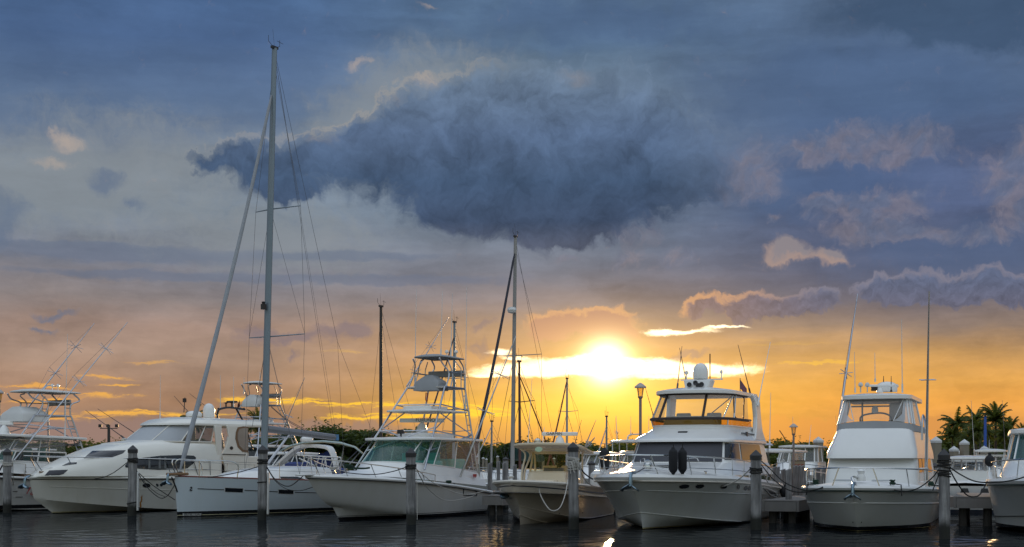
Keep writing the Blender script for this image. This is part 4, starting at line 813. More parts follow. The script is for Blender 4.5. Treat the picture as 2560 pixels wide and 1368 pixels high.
# ---------------------------------------------------------------- boat with green glass, hardtop and tuna tower
def boat_tower():
    b = Boat('sportfishing_boat', 'white express fishing boat with tall tuna tower, teal glass and long flared bow', 'boat', ground(845, 1302), 25, LINES)
    h = Hull(b, 8.9, 2.0, 1.78, 1.60, .88, sag=-.09, tm=.62, ps=2.0, pc=1.7, zc0=.50, fl=1.75, xc0=-.35, xk0=.1, curve=.62, stern=.95)
    h.build(hullmat('hull_grey_white', (.60, .595, .57), [(-3, .03, (.012, .012, .014)), (.03, .12, (.012, .012, .015)), (.145, .165, (.03, .03, .03))], .28))
    h.deck(DECK, 0, .60, .26); h.rub(GEL, .055, -.02, out=.01); h.rub(BLKP, .014, -.085, name='rub_insert', out=.03)
    h.rail(.56, .62, .14, 5, .02, lean=.05, hend=.30)
    S1 = h.surf(-1)
    vent = MB(); ln = S1.line([c3(1192, 1015), c3(1287, 1050), c3(1287, 1080), c3(1192, 1075), c3(1192, 1015)], .012); vent.tube(ln, .018, 5); vent.build('side_vent', BLKP, b.o)
    # raised deck under the glass
    base = ringpts(2.2, 8.3, 1.55, 2.8, 1.30, 2.4, 12, 1.55, .30); sill = ringpts(2.75, 8.0, 1.46, 2.2, 1.72, 2.3, 12, 1.46, .36); head = ringpts(4.25, 7.9, 1.40, 1.3, 2.90, 2.6, 12, 1.40, .06)
    House(b, [ringpts(1.0, 8.5, 1.58, 3.4, 1.1, 2.2, 12, 1.66, .48), ringpts(1.6, 8.5, 1.53, 3.2, 1.40, 2.3, 12, 1.58, .36), base, sill]).build('cabin', GEL, .04, roof=False, back=False)
    glazed(b, sill, head, [(2.5, 5, CLEAR), (5, 8.6, AQUA), (8.6, 15.4, AQUA, 'windshield'), (15.4, 19, AQUA), (19, 21.5, CLEAR)], [2.5, 5, 6.4, 8.6, 15.4, 17.6, 19, 21.5], .024, GEL)
    for sd in (0, 1):
        A = [House(b, [sill, head]).at(24 * sd + (2.5 if not sd else -2.5), v) for v in (0, 1)]; y = A[0].y; q = MB(); q.loft([[A[0], A[1]], [Vector((8.2, y * 1.02, 1.15)), Vector((8.25, y, 2.88))]]); q.build('clear_curtain', CLEAR, b.o)
        MB().tube([Vector((8.2, y * 1.02, 1.15)), Vector((8.25, y, 2.88))], .03).build('curtain_pole', ALU, b.o)
    ht = slab(b, 'hardtop', GEL, ringpts(3.9, 8.45, 1.58, .9, 2.90, 3.2, 12, 1.55), .085, .07)
    slab(b, 'top_fairing', GEL, ringpts(5.2, 7.4, .75, .5, 3.02, 3, 9), .16, .05, ht)
    for y in (-.55, .6): seat(b, (5.9, y, 1.35), pm('teal_vinyl', (.05, .38, .34), .5, var=.1))
    m = MB(); m.box((4.9, -.5, 1.75), (.5, 1.0, .6), taper=.85); m.build('helm_console', pm('dark_dash', (.05, .12, .11), .5), b.o, bevel=.04)
    q = MB(); q.box((5.3, 0, 1.90), (.5, 2.5, .46)); q.build('dashboard', pm('aqua_cover', (.13, .52, .47), .6, var=.15, vscale=3), b.o, bevel=.05)
    q = MB(); q.box((6.9, -.9, 1.95), (1.2, .7, .5)); q.build('seat_cover', pm('aqua_cover', (.13, .52, .47)), b.o, bevel=.08)
    for p, q in ((c3(765, 700), c3(800, 745)), (c3(940, 700), c3(958, 735))):
        w = MB(); w.tube([b.X(*p, 4.7), b.X(*q, 4.3)], .022, 5); w.tube([b.X(*p, 4.7) + Vector((0, .09, -.02)), b.X(*q, 4.3)], .016, 5); w.build('wiper', BLKP, b.o)
    tower(b, (3.55, 1.52, 1.78), (8.15, 1.5, 1.30), (6.45, 8.2, .84, 5.03), (6.45, 8.45, .70, 6.22), (5.1, 7.75, 1.18, 4.02), .038, cover=CANG, cov=(6.45, 7.2, .56, 4.90, 5.52))
    r = array_radar(b, (6.3, .1, 3.22), 1.75, (.45, -.9, 0), 1.15, ('FURUNO', .14, .19))
    q = MB(); q.box((4.9, .25, 3.24), (.2, .24, .16)); q.tube([(4.9, .25, 3.0), (4.9, .25, 3.2)], .04); q.build('floodlight', BLKP, b.o, bevel=.02)
    outrigger(b, b.L(1150, 1193, -1.7), b.L(1290, 840, -3.2), .045, .4, (.46, .72)); outrigger(b, (6.6, .95, 5.1), b.L(1122, 793, 1.8), .032, .25, (.2, .55))
    for px, t, y, pb in ((1039, 722, 1.0, 970), (1104, 728, .2, 893), (1129, 733, -.3, 893), (1165, 716, -1.0, 1025)): whip(b, b.L(px - 2, pb, y), b.L(px + 2, t, y), .018)
    for px in (1117, 1140): mushroom(b, b.L(px, 894, 0), .08)
    h_ = MB(); h_.tube(smooth([b.L(*e4(745, 490), 0), b.L(*e4(742, 560), 0), b.L(*e4(757, 575), 0), b.L(*e4(758, 490), 0)], 6), .02, 5); h_.build('red_strap', RED, b.o)
    anchor_plank = MB(); anchor_plank.box((-1.98, 0, 1.63), (.9, .34, .06)); anchor_plank.build('bow_pulpit', GEL, b.o, bevel=.02)
    rope_heap(b, (-.7, -.25, 1.78), ROPEW, 4, .16); rope_heap(b, (.1, -.35, 1.82), pm('green_rope', (.01, .035, .02), .9), 6, .2); m = MB(); m.tube(smooth([(.1, -.35, 1.86), (.7, -.6, 1.84), (1.3, -.5, 1.86)], 5), .035, 5); m.build('deck_line', MATS['green_rope'], b.o)
    rope_heap(b, S1.fn(.66, 1) + Vector((0, .1, .02)), MATS['green_rope'], 5, .13)
    cleat(b, S1.fn(.5, 1) + Vector((0, .1, 0)))
    q = MB()
    for px in (1184, 1187, 1190): q.box(b.L(px, 1188.5, -1.64), (.10, .012, .10))
    for px in (1185, 1189): q.box(b.L(px, 1193, -1.65), (.10, .012, .035))
    q.build('maker_mark', RED, b.o)
boat_tower()
# ---------------------------------------------------------------- leftmost boat with tower
def boat_left():
    b = Boat('sportfishing_boat', 'leftmost tower boat, white with red script name on its grey white hull', 'boat', (-24.4, 55.3), 35, LINES)
    h = Hull(b, 9.5, 1.3, 1.8, 1.62, 1.1, sag=-.03, tm=.6, ps=2.1, zc0=.45, fl=1.6)
    h.build(hullmat('hull_left', (.58, .58, .565), [(-3, .05, (.012, .012, .014)), (.05, .10, (.5, .5, .48)), (.10, .26, (.012, .012, .015))], .25)); h.deck(DECK, 0, .6, .25); h.rub(BLKP, .03, -.05); h.rub(GEL, .05, .02, name='toe_rail')
    h.rail(.5, .6, .14, 5)
    S1 = h.surf(-1)
    sill = ringpts(2.2, 7.1, 1.5, 1.9, 2.0, 2.4, 12, 1.5, .18); head = ringpts(3.2, 6.9, 1.42, 1.3, 3.05, 2.6, 12, 1.42, .0)
    House(b, [ringpts(1.2, 8.6, 1.66, 3.2, 1.3, 2.2, 12, 1.7, .45), ringpts(1.8, 8.6, 1.6, 3.0, 1.62, 2.3, 12, 1.64, .34), sill]).build('cabin', GEL, roof=False, back=False)
    mid = [lerp(p, q, .45) for p, q in zip(sill, head)]
    glazed(b, sill, mid, [(1, 5, GREY_GLASS), (5, 9.5, TEAL), (9.5, 14.5, TEAL, 'windshield'), (14.5, 19, TEAL), (19, 23, GREY_GLASS)], [1, 3, 5, 7, 9.5, 12, 14.5, 17, 19, 23], .035, GEL)
    glazed(b, mid, head, [(1, 12, CLEAR, 'clear_curtain'), (12, 23, CLEAR, 'clear_curtain')], [3, 6, 9, 12, 15, 18, 21], .016, ALUW, fname='curtain_frame')
    slab(b, 'hardtop', GEL, ringpts(2.8, 7.4, 1.6, .9, 3.06, 3.2, 12, 1.55, .12), .10, .08)
    for y in (-.5, .5): seat(b, (5.6, y, 1.6), pm('teal_vinyl', (.05, .38, .34)))
    p = S1.fn(*S1.find(*a1(300, 880))); 
    S1c = House(b, [ringpts(1.2, 8.6, 1.66, 3.2, 1.3, 2.2, 12, 1.7, .45), ringpts(1.8, 8.6, 1.6, 3.0, 1.62, 2.3, 12, 1.64, .34), sill]).surf()
    S1c.patch(oval(*a1(298, 880), 9, 4.5)).build('porthole', DGLASS, b.o)
    q = S1.find(58, 1226); q2 = S1.find(86, 1232); A = S1.fn(*q) + S1.nrm(*q) * .02; B = S1.fn(*q2) + S1.nrm(*q2) * .02; text('lettering', 'Taxi', b.o, RED, A - Vector((0, 0, .12)), B - A, (0, 0, 1), .46, .35, .03)
    for t in ((a1(130, 1080), a1(175, 1080)), (a1(155, 1137), a1(228, 1137))):
        MB().tube(S1.line(list(t), .008), .012, 4).build('small_lettering', BLKP, b.o)
    pf = [b.L(*a1(175, 300), 0), b.L(*a1(600, 340), 0)]
    sA, sB = b.L(*a1(165, 88), .4), b.L(*a1(695, 98), -.4)
    tower(b, (3.3, 1.5, 2.2), (7.6, 1.5, 1.7), (5.2, 7.1, .82, 4.12), (4.9, 7.6, .85, 5.14), None, .04, cover=CANW, cov=(4.6, 5.9, .82, 3.84, 4.5))
    array_radar(b, (4.4, .2, 3.22), .8, (.6, -.8, 0), 1.3)
    outrigger(b, b.L(*a1(140, 770), -1.6), b.L(319, 806, -2.6), .042, .38, (.56, .80)); outrigger(b, b.L(62, 1030, 1.0), b.L(236, 808, 2.2), .04, .38, (.42, .72))
    whip(b, b.L(162, 1096, -1.2), b.L(169, 835, -1.2), .018)
    for px in (131, 145): mushroom(b, b.L(px, 977, 0), .07)
    q = MB(); q.tube(smooth([b.L(107, 976, .4), b.L(120, 964, .4), b.L(140, 966, 0)], 5), .03); q.build('horn_bracket', ALU, b.o)
boat_left()
# ---------------------------------------------------------------- cream express cruiser with hard cabin
def boat_cruiser():
    b = Boat('cabin_cruiser', 'long cream white cabin cruiser with covered windscreen and brown edged oval window', 'boat', ground(133, 1284), 35, LINES)
    h = Hull(b, 11.5, 1.12, 1.95, 1.42, 1.36, sag=.03, tm=.55, ps=2.1, qs=.95, zc0=.62, fl=1.25, curve=.9, xc0=-.9, xk0=.0, hc=1.72)
    h.build(hullmat('hull_cream', (.60, .58, .52), [(-3, .035, (.014, .012, .008)), (.035, .075, (.50, .44, .26))], .4, rust=(3.25, .75)))
    h.rub(GELW, .06, .05, name='gunwale'); h.rub(BLKP, .016, -.02); h.deck(GELW, 0, 1, .15, dz=.05)
    S1 = h.surf(-1)
    for v in (.64,): MB().tube(S1.line([(t / 20, v) for t in range(1, 21)], .004, uv=True, n=2), .013, 5).build('knuckle_line', MATS['hull_cream'], b.o)
    S1.patch(oval(*a2(283, 1000), 10, 5.5)).build('porthole', DGLASS, b.o)
    for p in ((398, 995), (440, 995)): S1.patch(oval(*a2(*p), 3, 4, rot=-.6)).build('vent', STEEL, b.o)
    # coachroof rising to the windscreen: stations of half sections
    st = [(-.95, .2, 1.48, .12, 1.50, .04), (-.6, .62, 1.50, .42, 1.72, .08), (.2, 1.0, 1.50, .70, 1.98, .10), (1.2, 1.35, 1.50, .95, 2.32, .12), (2.2, 1.58, 1.50, 1.08, 2.62, .12), (3.4, 1.72, 1.50, 1.2, 2.86, .10), (4.6, 1.78, 1.50, 1.34, 2.98, .10), (5.8, 1.80, 1.50, 1.48, 3.0, .08), (7.3, 1.80, 1.50, 1.62, 2.98, .06)]
    def sec(s_):
        x, w0, z0, w1, z1, c = s_; hp = [(w0, z0), (lerp(w0, w1, .16) + .02, lerp(z0, z1, .35)), (lerp(w0, w1, .42) + .03, lerp(z0, z1, .66)), (lerp(w0, w1, .75), lerp(z0, z1, .90)), (w1 * .86, z1 + c * .3), (w1 * .5, z1 + c * .8)]
        return [Vector((x, -y, z)) for y, z in hp] + [Vector((x, 0, z1 + c))] + [Vector((x, y, z)) for y, z in hp[::-1]]
    rows = [sec(s_) for s_ in st]; m = MB(); m.loft(rows, caps=(1, 1)); m.build('cabin', GELW, b.o, sharp=40)
    cs = House(b, rows); CS = Surf(lambda u, v: cs.at(v, u), b, ((0, len(rows) - 1), (0, 6)), (60, 24))
    CS.patch(dense([a1(450, 922), a1(495, 872), a1(685, 864), a1(640, 905), a1(600, 918)], 4), .012).build('window', SHADE, b.o)
    CS.patch(dense([a1(840, 748), a1(930, 675), a1(1265, 668), a1(1235, 700), a1(1130, 738)], 4), .012).build('window', DGLASS, b.o)
    CS.patch(dense([a1(622, 826), a1(690, 792), a1(775, 790), a1(770, 806)], 4), .012).build('window', DGLASS, b.o)
    CS.patch(dense([a2(52, 790), a2(75, 760), a2(240, 705), a2(430, 682), a2(640, 675), a2(790, 682), a2(812, 705), a2(790, 760), a2(720, 815), a2(640, 830), a2(400, 834), a2(200, 820), a2(60, 808)], 3), .014).build('window', DGLASS, b.o)
    for x in (300, 410, 470): CS.patch(dense([a2(x, 700), a2(x + 22, 698), a2(x + 22, 818), a2(x, 818)], 3), .02).build('curtain', pm('pale_curtain', (.16, .17, .17), .9), b.o)
    hb = MB(); hb.loft([ringpts(2.6, 4.6, .8, .6, 2.92, 3, 6, None, -.25), ringpts(2.7, 4.55, .76, .6, 3.05, 3, 6, None, -.2)], closed=True, caps=(1, 1)); hb.build('foredeck_hatch', GELW, b.o, bevel=.02)
    # wheelhouse
    sill = ringpts(3.9, 7.6, 1.5, 2.2, 2.96, 2.3, 12, 1.62); head = ringpts(5.1, 7.7, 1.36, 1.6, 3.70, 2.4, 12, 1.50)
    glazed(b, sill, head, [(1.6, 3.4, GREY_GLASS), (3.4, 5.4, GREY_GLASS), (5.4, 18.6, SHADEL, 'windscreen_cover'), (18.6, 22.4, GREY_GLASS)], [1.6, 3.4, 5.4, 9, 15, 18.6, 22.4], .03, GELW)
    roof = House(b, [ringpts(4.9, 10.4, 1.50, 1.7, 3.68, 2.4, 12, 1.62), ringpts(4.95, 10.5, 1.52, 1.7, 3.76, 2.4, 12, 1.64), ringpts(5.3, 10.4, 1.38, 1.7, 3.93, 2.4, 12, 1.50)]).build('cabin_roof', GELW, .16)
    # door pillar, doorway and the aft wing with its oval window
    yN = 1.66
    for sd in (-1, 1):
        pl = MB(); pl.poly([(x, sd * yN, z) for x, z in ((7.15, 1.5), (7.45, 1.5), (7.45, 3.68), (7.05, 3.68), (7.15, 2.9))], .10, (0, sd, 0)); pl.build('door_pillar', GELW, b.o, bevel=.02)
        P = lambda x, y: (lambda v: (v.x, v.z))(b.L(*a2(x, y), -yN))
        out = [P(1130, 360), P(1350, 362), P(1358, 640), P(1362, 850), P(1110, 850), P(1112, 800), P(1070, 670), P(1115, 590), P(1150, 480)]
        wg = MB(); wg.poly([(x, sd * yN, z) for x, z in out], .10, (0, sd, 0)); wg.build('aft_wing', GELW, b.o, bevel=.025)
        ov = [P(*p) for p in ((1240, 380), (1300, 368), (1352, 372), (1352, 648), (1290, 640), (1240, 590), (1215, 500), (1220, 430))]; cx = sum(p[0] for p in ov) / 8; cz = sum(p[1] for p in ov) / 8
        fr = MB(); fr.poly([(x, sd * (yN + .105), z) for x, z in ov], .01, (0, sd, 0)); fr.build('oval_trim', CANT, b.o)
        wn = MB(); wn.poly([(cx + (x - cx) * .80 + .05, sd * (yN + .118), cz + (z - cz) * .86) for x, z in ov], .008, (0, sd, 0)); wn.build('oval_window', MILKY if sd > 0 else pm('aft_clear_panel', (.30, .27, .24), .15, var=.3, vscale=2), b.o)
    gl = MB(); P = lambda x, y: b.L(*a2(x, y), -1.6); gl.poly([P(1040, 385), P(1150, 385), P(1140, 520), P(1105, 625), P(1040, 628)], .01); gl.build('door_window', CLEAR, b.o)
    MB().lathe([(.0, 0), (.07, .004), (.075, .015), (0, .018)], b.L(*a2(1190, 600), -yN - .1), 12, ax=(0, -1, 0), sx=1.4).build('emblem', BLKP, b.o)
    MB().tube([b.L(*a2(1095, 665), -yN - .12), b.L(*a2(1345, 672), -yN - .12)], .018).build('side_line', BLKP, b.o)
    bl = MB(); bl.box((9.6, 0, 1.9), (1.6, 3.1, .9)); bl.build('cockpit', GELW, b.o, bevel=.05)
    sd_ = MB(); sd_.box((8.1, -1.2, 1.75), (.7, .7, .5)); sd_.build('companion_step', BLKP, b.o)
    h.rail(.62, .90, .16, 6, .022, lean=.05, mid=True, hend=.80, fwd=.25); h.rub(GELW, .03, .12, name='toe_rail', out=-.1)
    dome(b, b.L(*a2(950, 280), .2), .27, .68, 'satellite_dome'); dome(b, b.L(*a2(790, 280), .3) + Vector((0, 0, .05)), .36, .28, 'radar_dome')
    q = MB(); q.lathe([(.09, 0), (.11, .05), (.14, .22), (.13, .24), (.0, .2)], b.L(*a2(565, 520), -1.0), 10, ax=(-.6, -.2, 0)); q.tube([b.L(*a2(535, 530), -1.0), b.L(*a2(535, 556), -1.0)], .03); q.build('searchlight', STEEL, b.o)
    q = MB(); q.lathe([(.09, 0), (.11, .05), (.14, .22), (.13, .24), (.0, .2)], b.L(*a2(70, 525), .9), 10, ax=(-.6, -.2, 0)); q.tube([b.L(*a2(50, 530), .9), b.L(*a2(50, 556), .9)], .03); q.build('searchlight', STEEL, b.o)
    MB().tube([b.L(*a2(0, 612), -.9), b.L(*a2(190, 608), -.9), b.L(*a2(440, 577), -.9), b.L(*a2(600, 550), -.9)], .02).build('grab_rail', STEEL, b.o)
    anchor(b, (-1.12, 0, 1.40), 1.1); rope_heap(b, (-.65, -.2, 1.56), pm('tan_rope', (.25, .15, .08), .9), 5, .16); cleat(b, S1.fn(.24, 1) + Vector((0, .12, .1)))
    for px, t, pb in ((400, 938, 1046),): whip(b, b.L(px, pb, .3), b.L(px + 1, t, .3), .014)
    for p0, p1 in (((214, 1026), (314, 1098)), ((244, 1022), (348, 1090))): whip(b, b.L(*p1, 1.4), b.L(*p0, 1.4), .02, WIRE, name='fishing_rod')
    for p0, p1 in (((435, 990), (480, 1040)), ((474, 984), (545, 1040))): whip(b, b.L(*p1, 1.2), b.L(*p0, 1.2), .018, WIRE, name='fishing_rod')
    q = MB(); q.tube([b.L(*a2(683, 220), .8), b.L(*a2(694, 60), .8)], .02); q.box(b.L(*a2(690, 90), .8), (.12, .12, .18)); q.build('anchor_light', BLKP, b.o)
boat_cruiser()
# ---------------------------------------------------------------- sailing boats
def rig(b, xm, zd, ztop, rake, bow, stern, hb, spreaders, mastm, r=.09, boom=None, furl=SAIL, furl_r=.07, zfurl=None, fork=True, sw=.85):
    m0 = Vector((xm, 0, zd)); m1 = Vector((xm + rake, 0, ztop)); o = MB().tube([m0, lerp(m0, m1, .7), m1], r, 10, r * .72, sq=(1.25, .85)).build('mast', mastm, b.o)
    M = lambda z: lerp(m0, m1, (z - zd) / (ztop - zd)); w = MB(); ends = {}
    for i, (z, hw) in enumerate(spreaders):
        for sd in (-1, 1):
            e = M(z) + Vector((.35 * hw, sd * hw, .08)); MB().tube([M(z), e], .03, 5, .02).build('spreader', mastm, o); ends[(i, sd)] = e
    for sd in (-1, 1):
        ch = Vector((xm + .45, sd * hb, zd - .2)); last = ch
        for i in range(len(spreaders)): w.tube([last, ends[(i, sd)]], .009, 4); w.tube([last if i else ch, M(spreaders[i][0] + (.0 if i else .0))], .008, 4); last = ends[(i, sd)]
        w.tube([last, M(ztop - .6)], .009, 4)
        if len(spreaders): w.tube([ch, M(spreaders[0][0] - .1)], .008, 4)
    sp_ = M(ztop - .1); fk = Vector(stern) + (sp_ - Vector(stern)) * .34
    if fork:
        w.tube([sp_, fk], .009, 4)
        for sd in (-1, 1): w.tube([fk, Vector((stern[0], sd * hb * sw, stern[2]))], .008, 4)
    else: w.tube([sp_, stern], .009, 4)
    if boom: w.tube([M(ztop - .15), boom[1] + Vector((0, 0, .15))], .006, 4)
    w.tube([M(ztop - .3) + Vector((.12, .05, 0)), m0 + Vector((.2, .1, .3))], .007, 4)
    w.build('rigging', WIRE, b.o)
    zf = zfurl or ztop - 1; f0, f1 = Vector(bow), M(zf) - Vector((.1, 0, 0)); pts = [lerp(f0, f1, i / 24) + Vector((.18 * math.sin(math.pi * i / 24), 0, 0)) for i in range(25)]; f = MB(); rr = random.Random(3); rings = []
    for i, p in enumerate(pts):
        k = furl_r * (.65 + .5 * (1 - i / 24)) * rr.uniform(.93, 1.07) if 0 < i < 24 else .03; rings.append([p + Vector((math.cos(6.28 * j / 8) * k, math.sin(6.28 * j / 8) * k, 0)) for j in range(8)])
    f.loft(rings, closed=True, caps=(1, 1)); f.build('furled_headsail', furl, b.o)
    q = MB(); q.lathe([(.05, 0), (.10, .03), (.10, .14), (.05, .17)], f0 - Vector((0, 0, .2)), 10); q.build('furler_drum', BLKP, b.o)
    h = MB(); h.tube([m1, m1 + Vector((-.1, 0, .75))], .006, 4); h.tube([m1, m1 + Vector((-.35, 0, .22)), m1 + Vector((-.35, 0, .45))], .012, 4); h.tube([m1, m1 + Vector((.3, 0, .15)), m1 + Vector((.3, 0, .4))], .012, 4); h.tube([m1 + Vector((.15, 0, .34)), m1 + Vector((.5, 0, .3))], .01, 4); h.box(m1 + Vector((0, 0, .03)), (.34, .12, .1)); h.build('wind_sensor', BLKP, o)
    return o, M
def boat_sloop():
    b = Boat('sailboat', 'white plumb bowed sailboat with the tallest grey mast and long rolled headsail', 'boat', ground(441, 1293), 34, LINES)
    h = Hull(b, 11.3, .08, 1.85, 1.52, 1.22, hc=1.15, sag=.05, tm=.62, ps=1.9, zc0=-.05, zc1=-.15, xc0=.05, xk0=.25, zk=-.5, fl=.9, conv=.62, stern=.86, pc=1.8)
    h.build(hullmat('hull_sail', (.56, .63, .67), [(-3, .05, (.010, .010, .012)), (.05, .075, (.5, .47, .3)), (.075, .20, (.010, .011, .014))], .16, .14))
    h.deck(DECK, 0, 1, .14); h.rub(TEAK, .032, .03, name='toe_rail', out=-.01)
    S1 = h.surf(-1)
    for q in ([c2(545, 870), c2(695, 876), c2(693, 908), c2(545, 904)], [c2(993, 884), c2(1118, 890), c2(1116, 922), c2(993, 918)]):
        S1.patch(dense([(p[0] + (p[0] - sum(k[0] for k in q) / 4) * .09, p[1] + (p[1] - sum(k[1] for k in q) / 4) * .14) for p in q], 4), .006).build('hull_window_frame', pm('white_frame', (.6, .6, .58), .4), b.o); S1.patch(dense(q, 4), .012).build('hull_window', DGLASS, b.o)
    for a, c in (((315, 878), (535, 886)), ((710, 891), (985, 903)), ((1130, 908), (1360, 913))): MB().tube(S1.line([c2(*a), c2(*c)], .004, n=8), .016, 4).build('side_stripe', BLKP, b.o)
    m = MB(); m.tube(smooth([S1.fn(*S1.find(*c2(*p))) + S1.nrm(*S1.find(*c2(*p))) * .008 for p in ((252, 868), (262, 864), (266, 872), (258, 880), (252, 888), (260, 893), (268, 888))], 5), .022, 5); m.build('bow_mark', BLKP, b.o)
    S1.patch(dense([c2(190, 1086), c2(345, 1084), c2(345, 1104), c2(190, 1106)], 4), .006).build('name_panel', pm('white_frame', (.6, .6, .58)), b.o)
    q = S1.find(*c2(197, 1102)); r_ = S1.find(*c2(340, 1101)); A = S1.fn(*q); B = S1.fn(*r_); text('lettering', 'BENETEAU', b.o, BLKP, A + S1.nrm(*q) * .03, B - A, (0, 0, 1), .155, 0, .012)
    # low coachroof with dark window
    st = [(2.2, .5, 1.48, .3, 1.50), (3.0, .85, 1.45, .65, 1.66), (4.2, 1.15, 1.40, .9, 1.80), (5.6, 1.3, 1.36, 1.02, 1.86), (7.4, 1.32, 1.33, 1.08, 1.84)]
    rows = [[Vector((x, -w0, z0)), Vector((x, -w1 - .04, z1 - .05)), Vector((x, -w1 * .9, z1)), Vector((x, 0, z1 + .06)), Vector((x, w1 * .9, z1)), Vector((x, w1 + .04, z1 - .05)), Vector((x, w0, z0))] for x, w0, z0, w1, z1 in st]
    m = MB(); m.loft(rows, caps=(1, 1)); m.build('coachroof', GEL, b.o, sharp=40); cs = House(b, rows); CS = Surf(lambda u, v: cs.at(v, u), b, ((0, 4), (0, 3)), (40, 14))
    CS.patch(dense([c2(1002, 778), c2(1150, 778), c2(1215, 800), c2(1215, 824), c2(1030, 818)], 4), .01).build('window', DGLASS, b.o)
    m = MB(); m.box(b.L(*c2(680, 762), 0), (.5, .5, .03)); m.build('deck_hatch', GREY_GLASS, b.o)
    zd = 1.86; bow = (.18, 0, 1.75); stern = (11.1, 0, 1.3)
    mt, M = rig(b, 4.62, zd - .1, 18.95, .62, bow, stern, 1.55, [(7.15, 1.55), (12.35, 1.25)], MAST, .135, (Vector((4.75, 0, 3.35)), Vector((9.0, 0, 3.2))), SAIL, .088, 17.0)
    bm = MB(); bm.tube([(4.80, 0, 3.42), (9.0, 0, 3.14)], .115, 8, .10, sq=(1, 1.3)); bo = bm.build('boom', pm('boom_grey', (.24, .25, .27), .45, .3), b.o); c = MB(); c.box((9.0, 0, 3.14), (.16, .2, .26)); c.build('boom_end', pm('blue_cap', (.1, .25, .45), .5), bo)
    v = MB(); v.tube([(4.85, 0, 2.0), (6.1, 0, 3.22)], .06, 7, .05); v.build('vang', ALU, bo)
    w = MB()
    for x in (8.85,): w.tube([M(18.8), (x, 0, 3.3)], .008, 4)
    w.tube(smooth([(5.0, .05, 4.4), (6.0, .05, 3.85), (7.2, .05, 3.42)], 4), .012, 4); w.tube(smooth([(5.0, -.05, 4.3), (6.0, -.05, 3.75), (7.0, -.05, 3.4)], 4), .012, 4); w.build('boom_line', WIRE, bo)
    d = MB(); d.box(M(8.35) + Vector((-.25, 0, 0)), (.16, .16, .22)); d.lathe([(.05, 0), (.08, .12), (0, .14)], M(8.35) + Vector((-.25, 0, .08)), 8); d.build('steaming_light', BLKP, mt)
    # pulpit and guard wires
    m = MB()
    for sd in (-1, 1):
        a = h.sheer(.012, sd); c = h.sheer(.075, sd); e = h.sheer(.20, sd); m.tube(smooth([a, a + Vector((-.15, sd * .05, .62)), c + Vector((0, 0, .64)), e + Vector((-.1, 0, .62)), e], 5), .022, 6); m.tube([c, c + Vector((0, 0, .64))], .02, 6)
    m.build('pulpit', STEEL, b.o); m = MB(); n = MB()
    for sd in (-1, 1):
        pts = [h.sheer(t, sd) + Vector((0, -sd * .05, 0)) for t in (.2, .36, .52, .68, .84, .98)]
        for p in pts[1:]: m.tube([p, p + Vector((0, 0, .66))], .014, 5)
        for z in (.36, .64): n.tube([p + Vector((0, 0, z)) for p in pts], .006, 4)
    m.build('stanchion', STEEL, b.o); n.build('guard_wire', WIRE, b.o)
    anchor(b, (-.25, 0, 1.55), 1.0); q = MB(); q.box((.05, 0, 1.62), (.9, .28, .10)); q.build('bow_pad', pm('tan_rope', (.25, .15, .08), .9), b.o, bevel=.03)
    MB().tube(smooth([(-.3, -.08, 1.5), (-.12, -.06, 1.2), (.02, -.03, .95)], 4), .03, 5).build('anchor_bridle', ROPEK, b.o)
boat_sloop()
def far_sail(label, px, py, d, phi, L, hb, fb, mast, top, spreaders, furl, furl_top, cover=None, rake=.35, mr=.08, mastm=MASTW, furl_r=.09, at_m=.42, hullc=None, name='sailboat', bowx=None):
    """a moored sailboat placed by its mast foot"""
    q = at(px, py, d); ph = math.radians(phi); xm = L * at_m; xy = (q.x - math.sin(ph) * xm, q.y - math.cos(ph) * xm)
    b = Boat(name, label, 'boat', xy, phi, 'boats moored farther in'); h = Hull(b, L, .9, hb, fb, fb * .85, hc=hb * .6, tm=.55, ps=1.9, zc0=-.05, zc1=-.15, fl=.9, conv=.65, stern=.75, zk=-.4)
    h.build(hullc or MATS.get('hull_far') or hullmat('hull_far', (.62, .62, .60), [(-3, .15, (.02, .03, .05))], .3), NT_=20, NV=5); h.deck(DECK, 0, 1, .12, NT_=14)
    House(b, [ringpts(L * .22, L * .68, hb * .6, L * .2, fb * .95, 2.3, 8), ringpts(L * .26, L * .66, hb * .5, L * .2, fb + .42, 2.3, 8)]).build('coachroof', GEL, .06)
    zt = b.pix; T_ = at(px, top, d).z; o, M = rig(b, xm, fb + .3, T_, rake, (bowx if bowx is not None else -.7, 0, fb + .15), (L - .1, 0, fb), hb * .9, [(lerp(fb, T_, f), w) for f, w in spreaders], mastm, mr, None, furl, furl_r, lerp(fb, T_, furl_top), fork=False)
    if cover:
        m = MB(); R = random.Random(9); pts = [Vector((xm + .1 + i * L * .36 / 10, 0, fb + 1.35 - .03 * i)) for i in range(11)]
        m.loft([[p + Vector((0, math.cos(6.28 * j / 8) * .16 * (1.6 - .9 * i / 10) * R.uniform(.9, 1.1), math.sin(6.28 * j / 8) * .26 * (1.7 - i / 10) * R.uniform(.92, 1.08))) for j in range(8)] for i, p in enumerate(pts)], closed=True, caps=(1, 1)); m.build('sail_cover', cover, b.o)
    h.rail(.9, .6, .05, 6, .012, name='guard_rail', lean=0, drop=False); return b, M
MASTJ = pm('weathered_white_mast', (.30, .29, .28), .45, .2, var=.25, vscale=3, stretch=(1, 1, .3))
bJ, MJ = far_sail('white masted sailboat with dark rolled headsail and green sail cover behind the cream open boat', 1281, 1176, 76, 24, 12, 1.75, 1.25, 0, 590, [(.505, 1.47)], CANGR if False else pm('dark_furl', (.035, .035, .05), .8, var=.2), .93, CANGR, .42, .105, MASTJ, .095, .40)
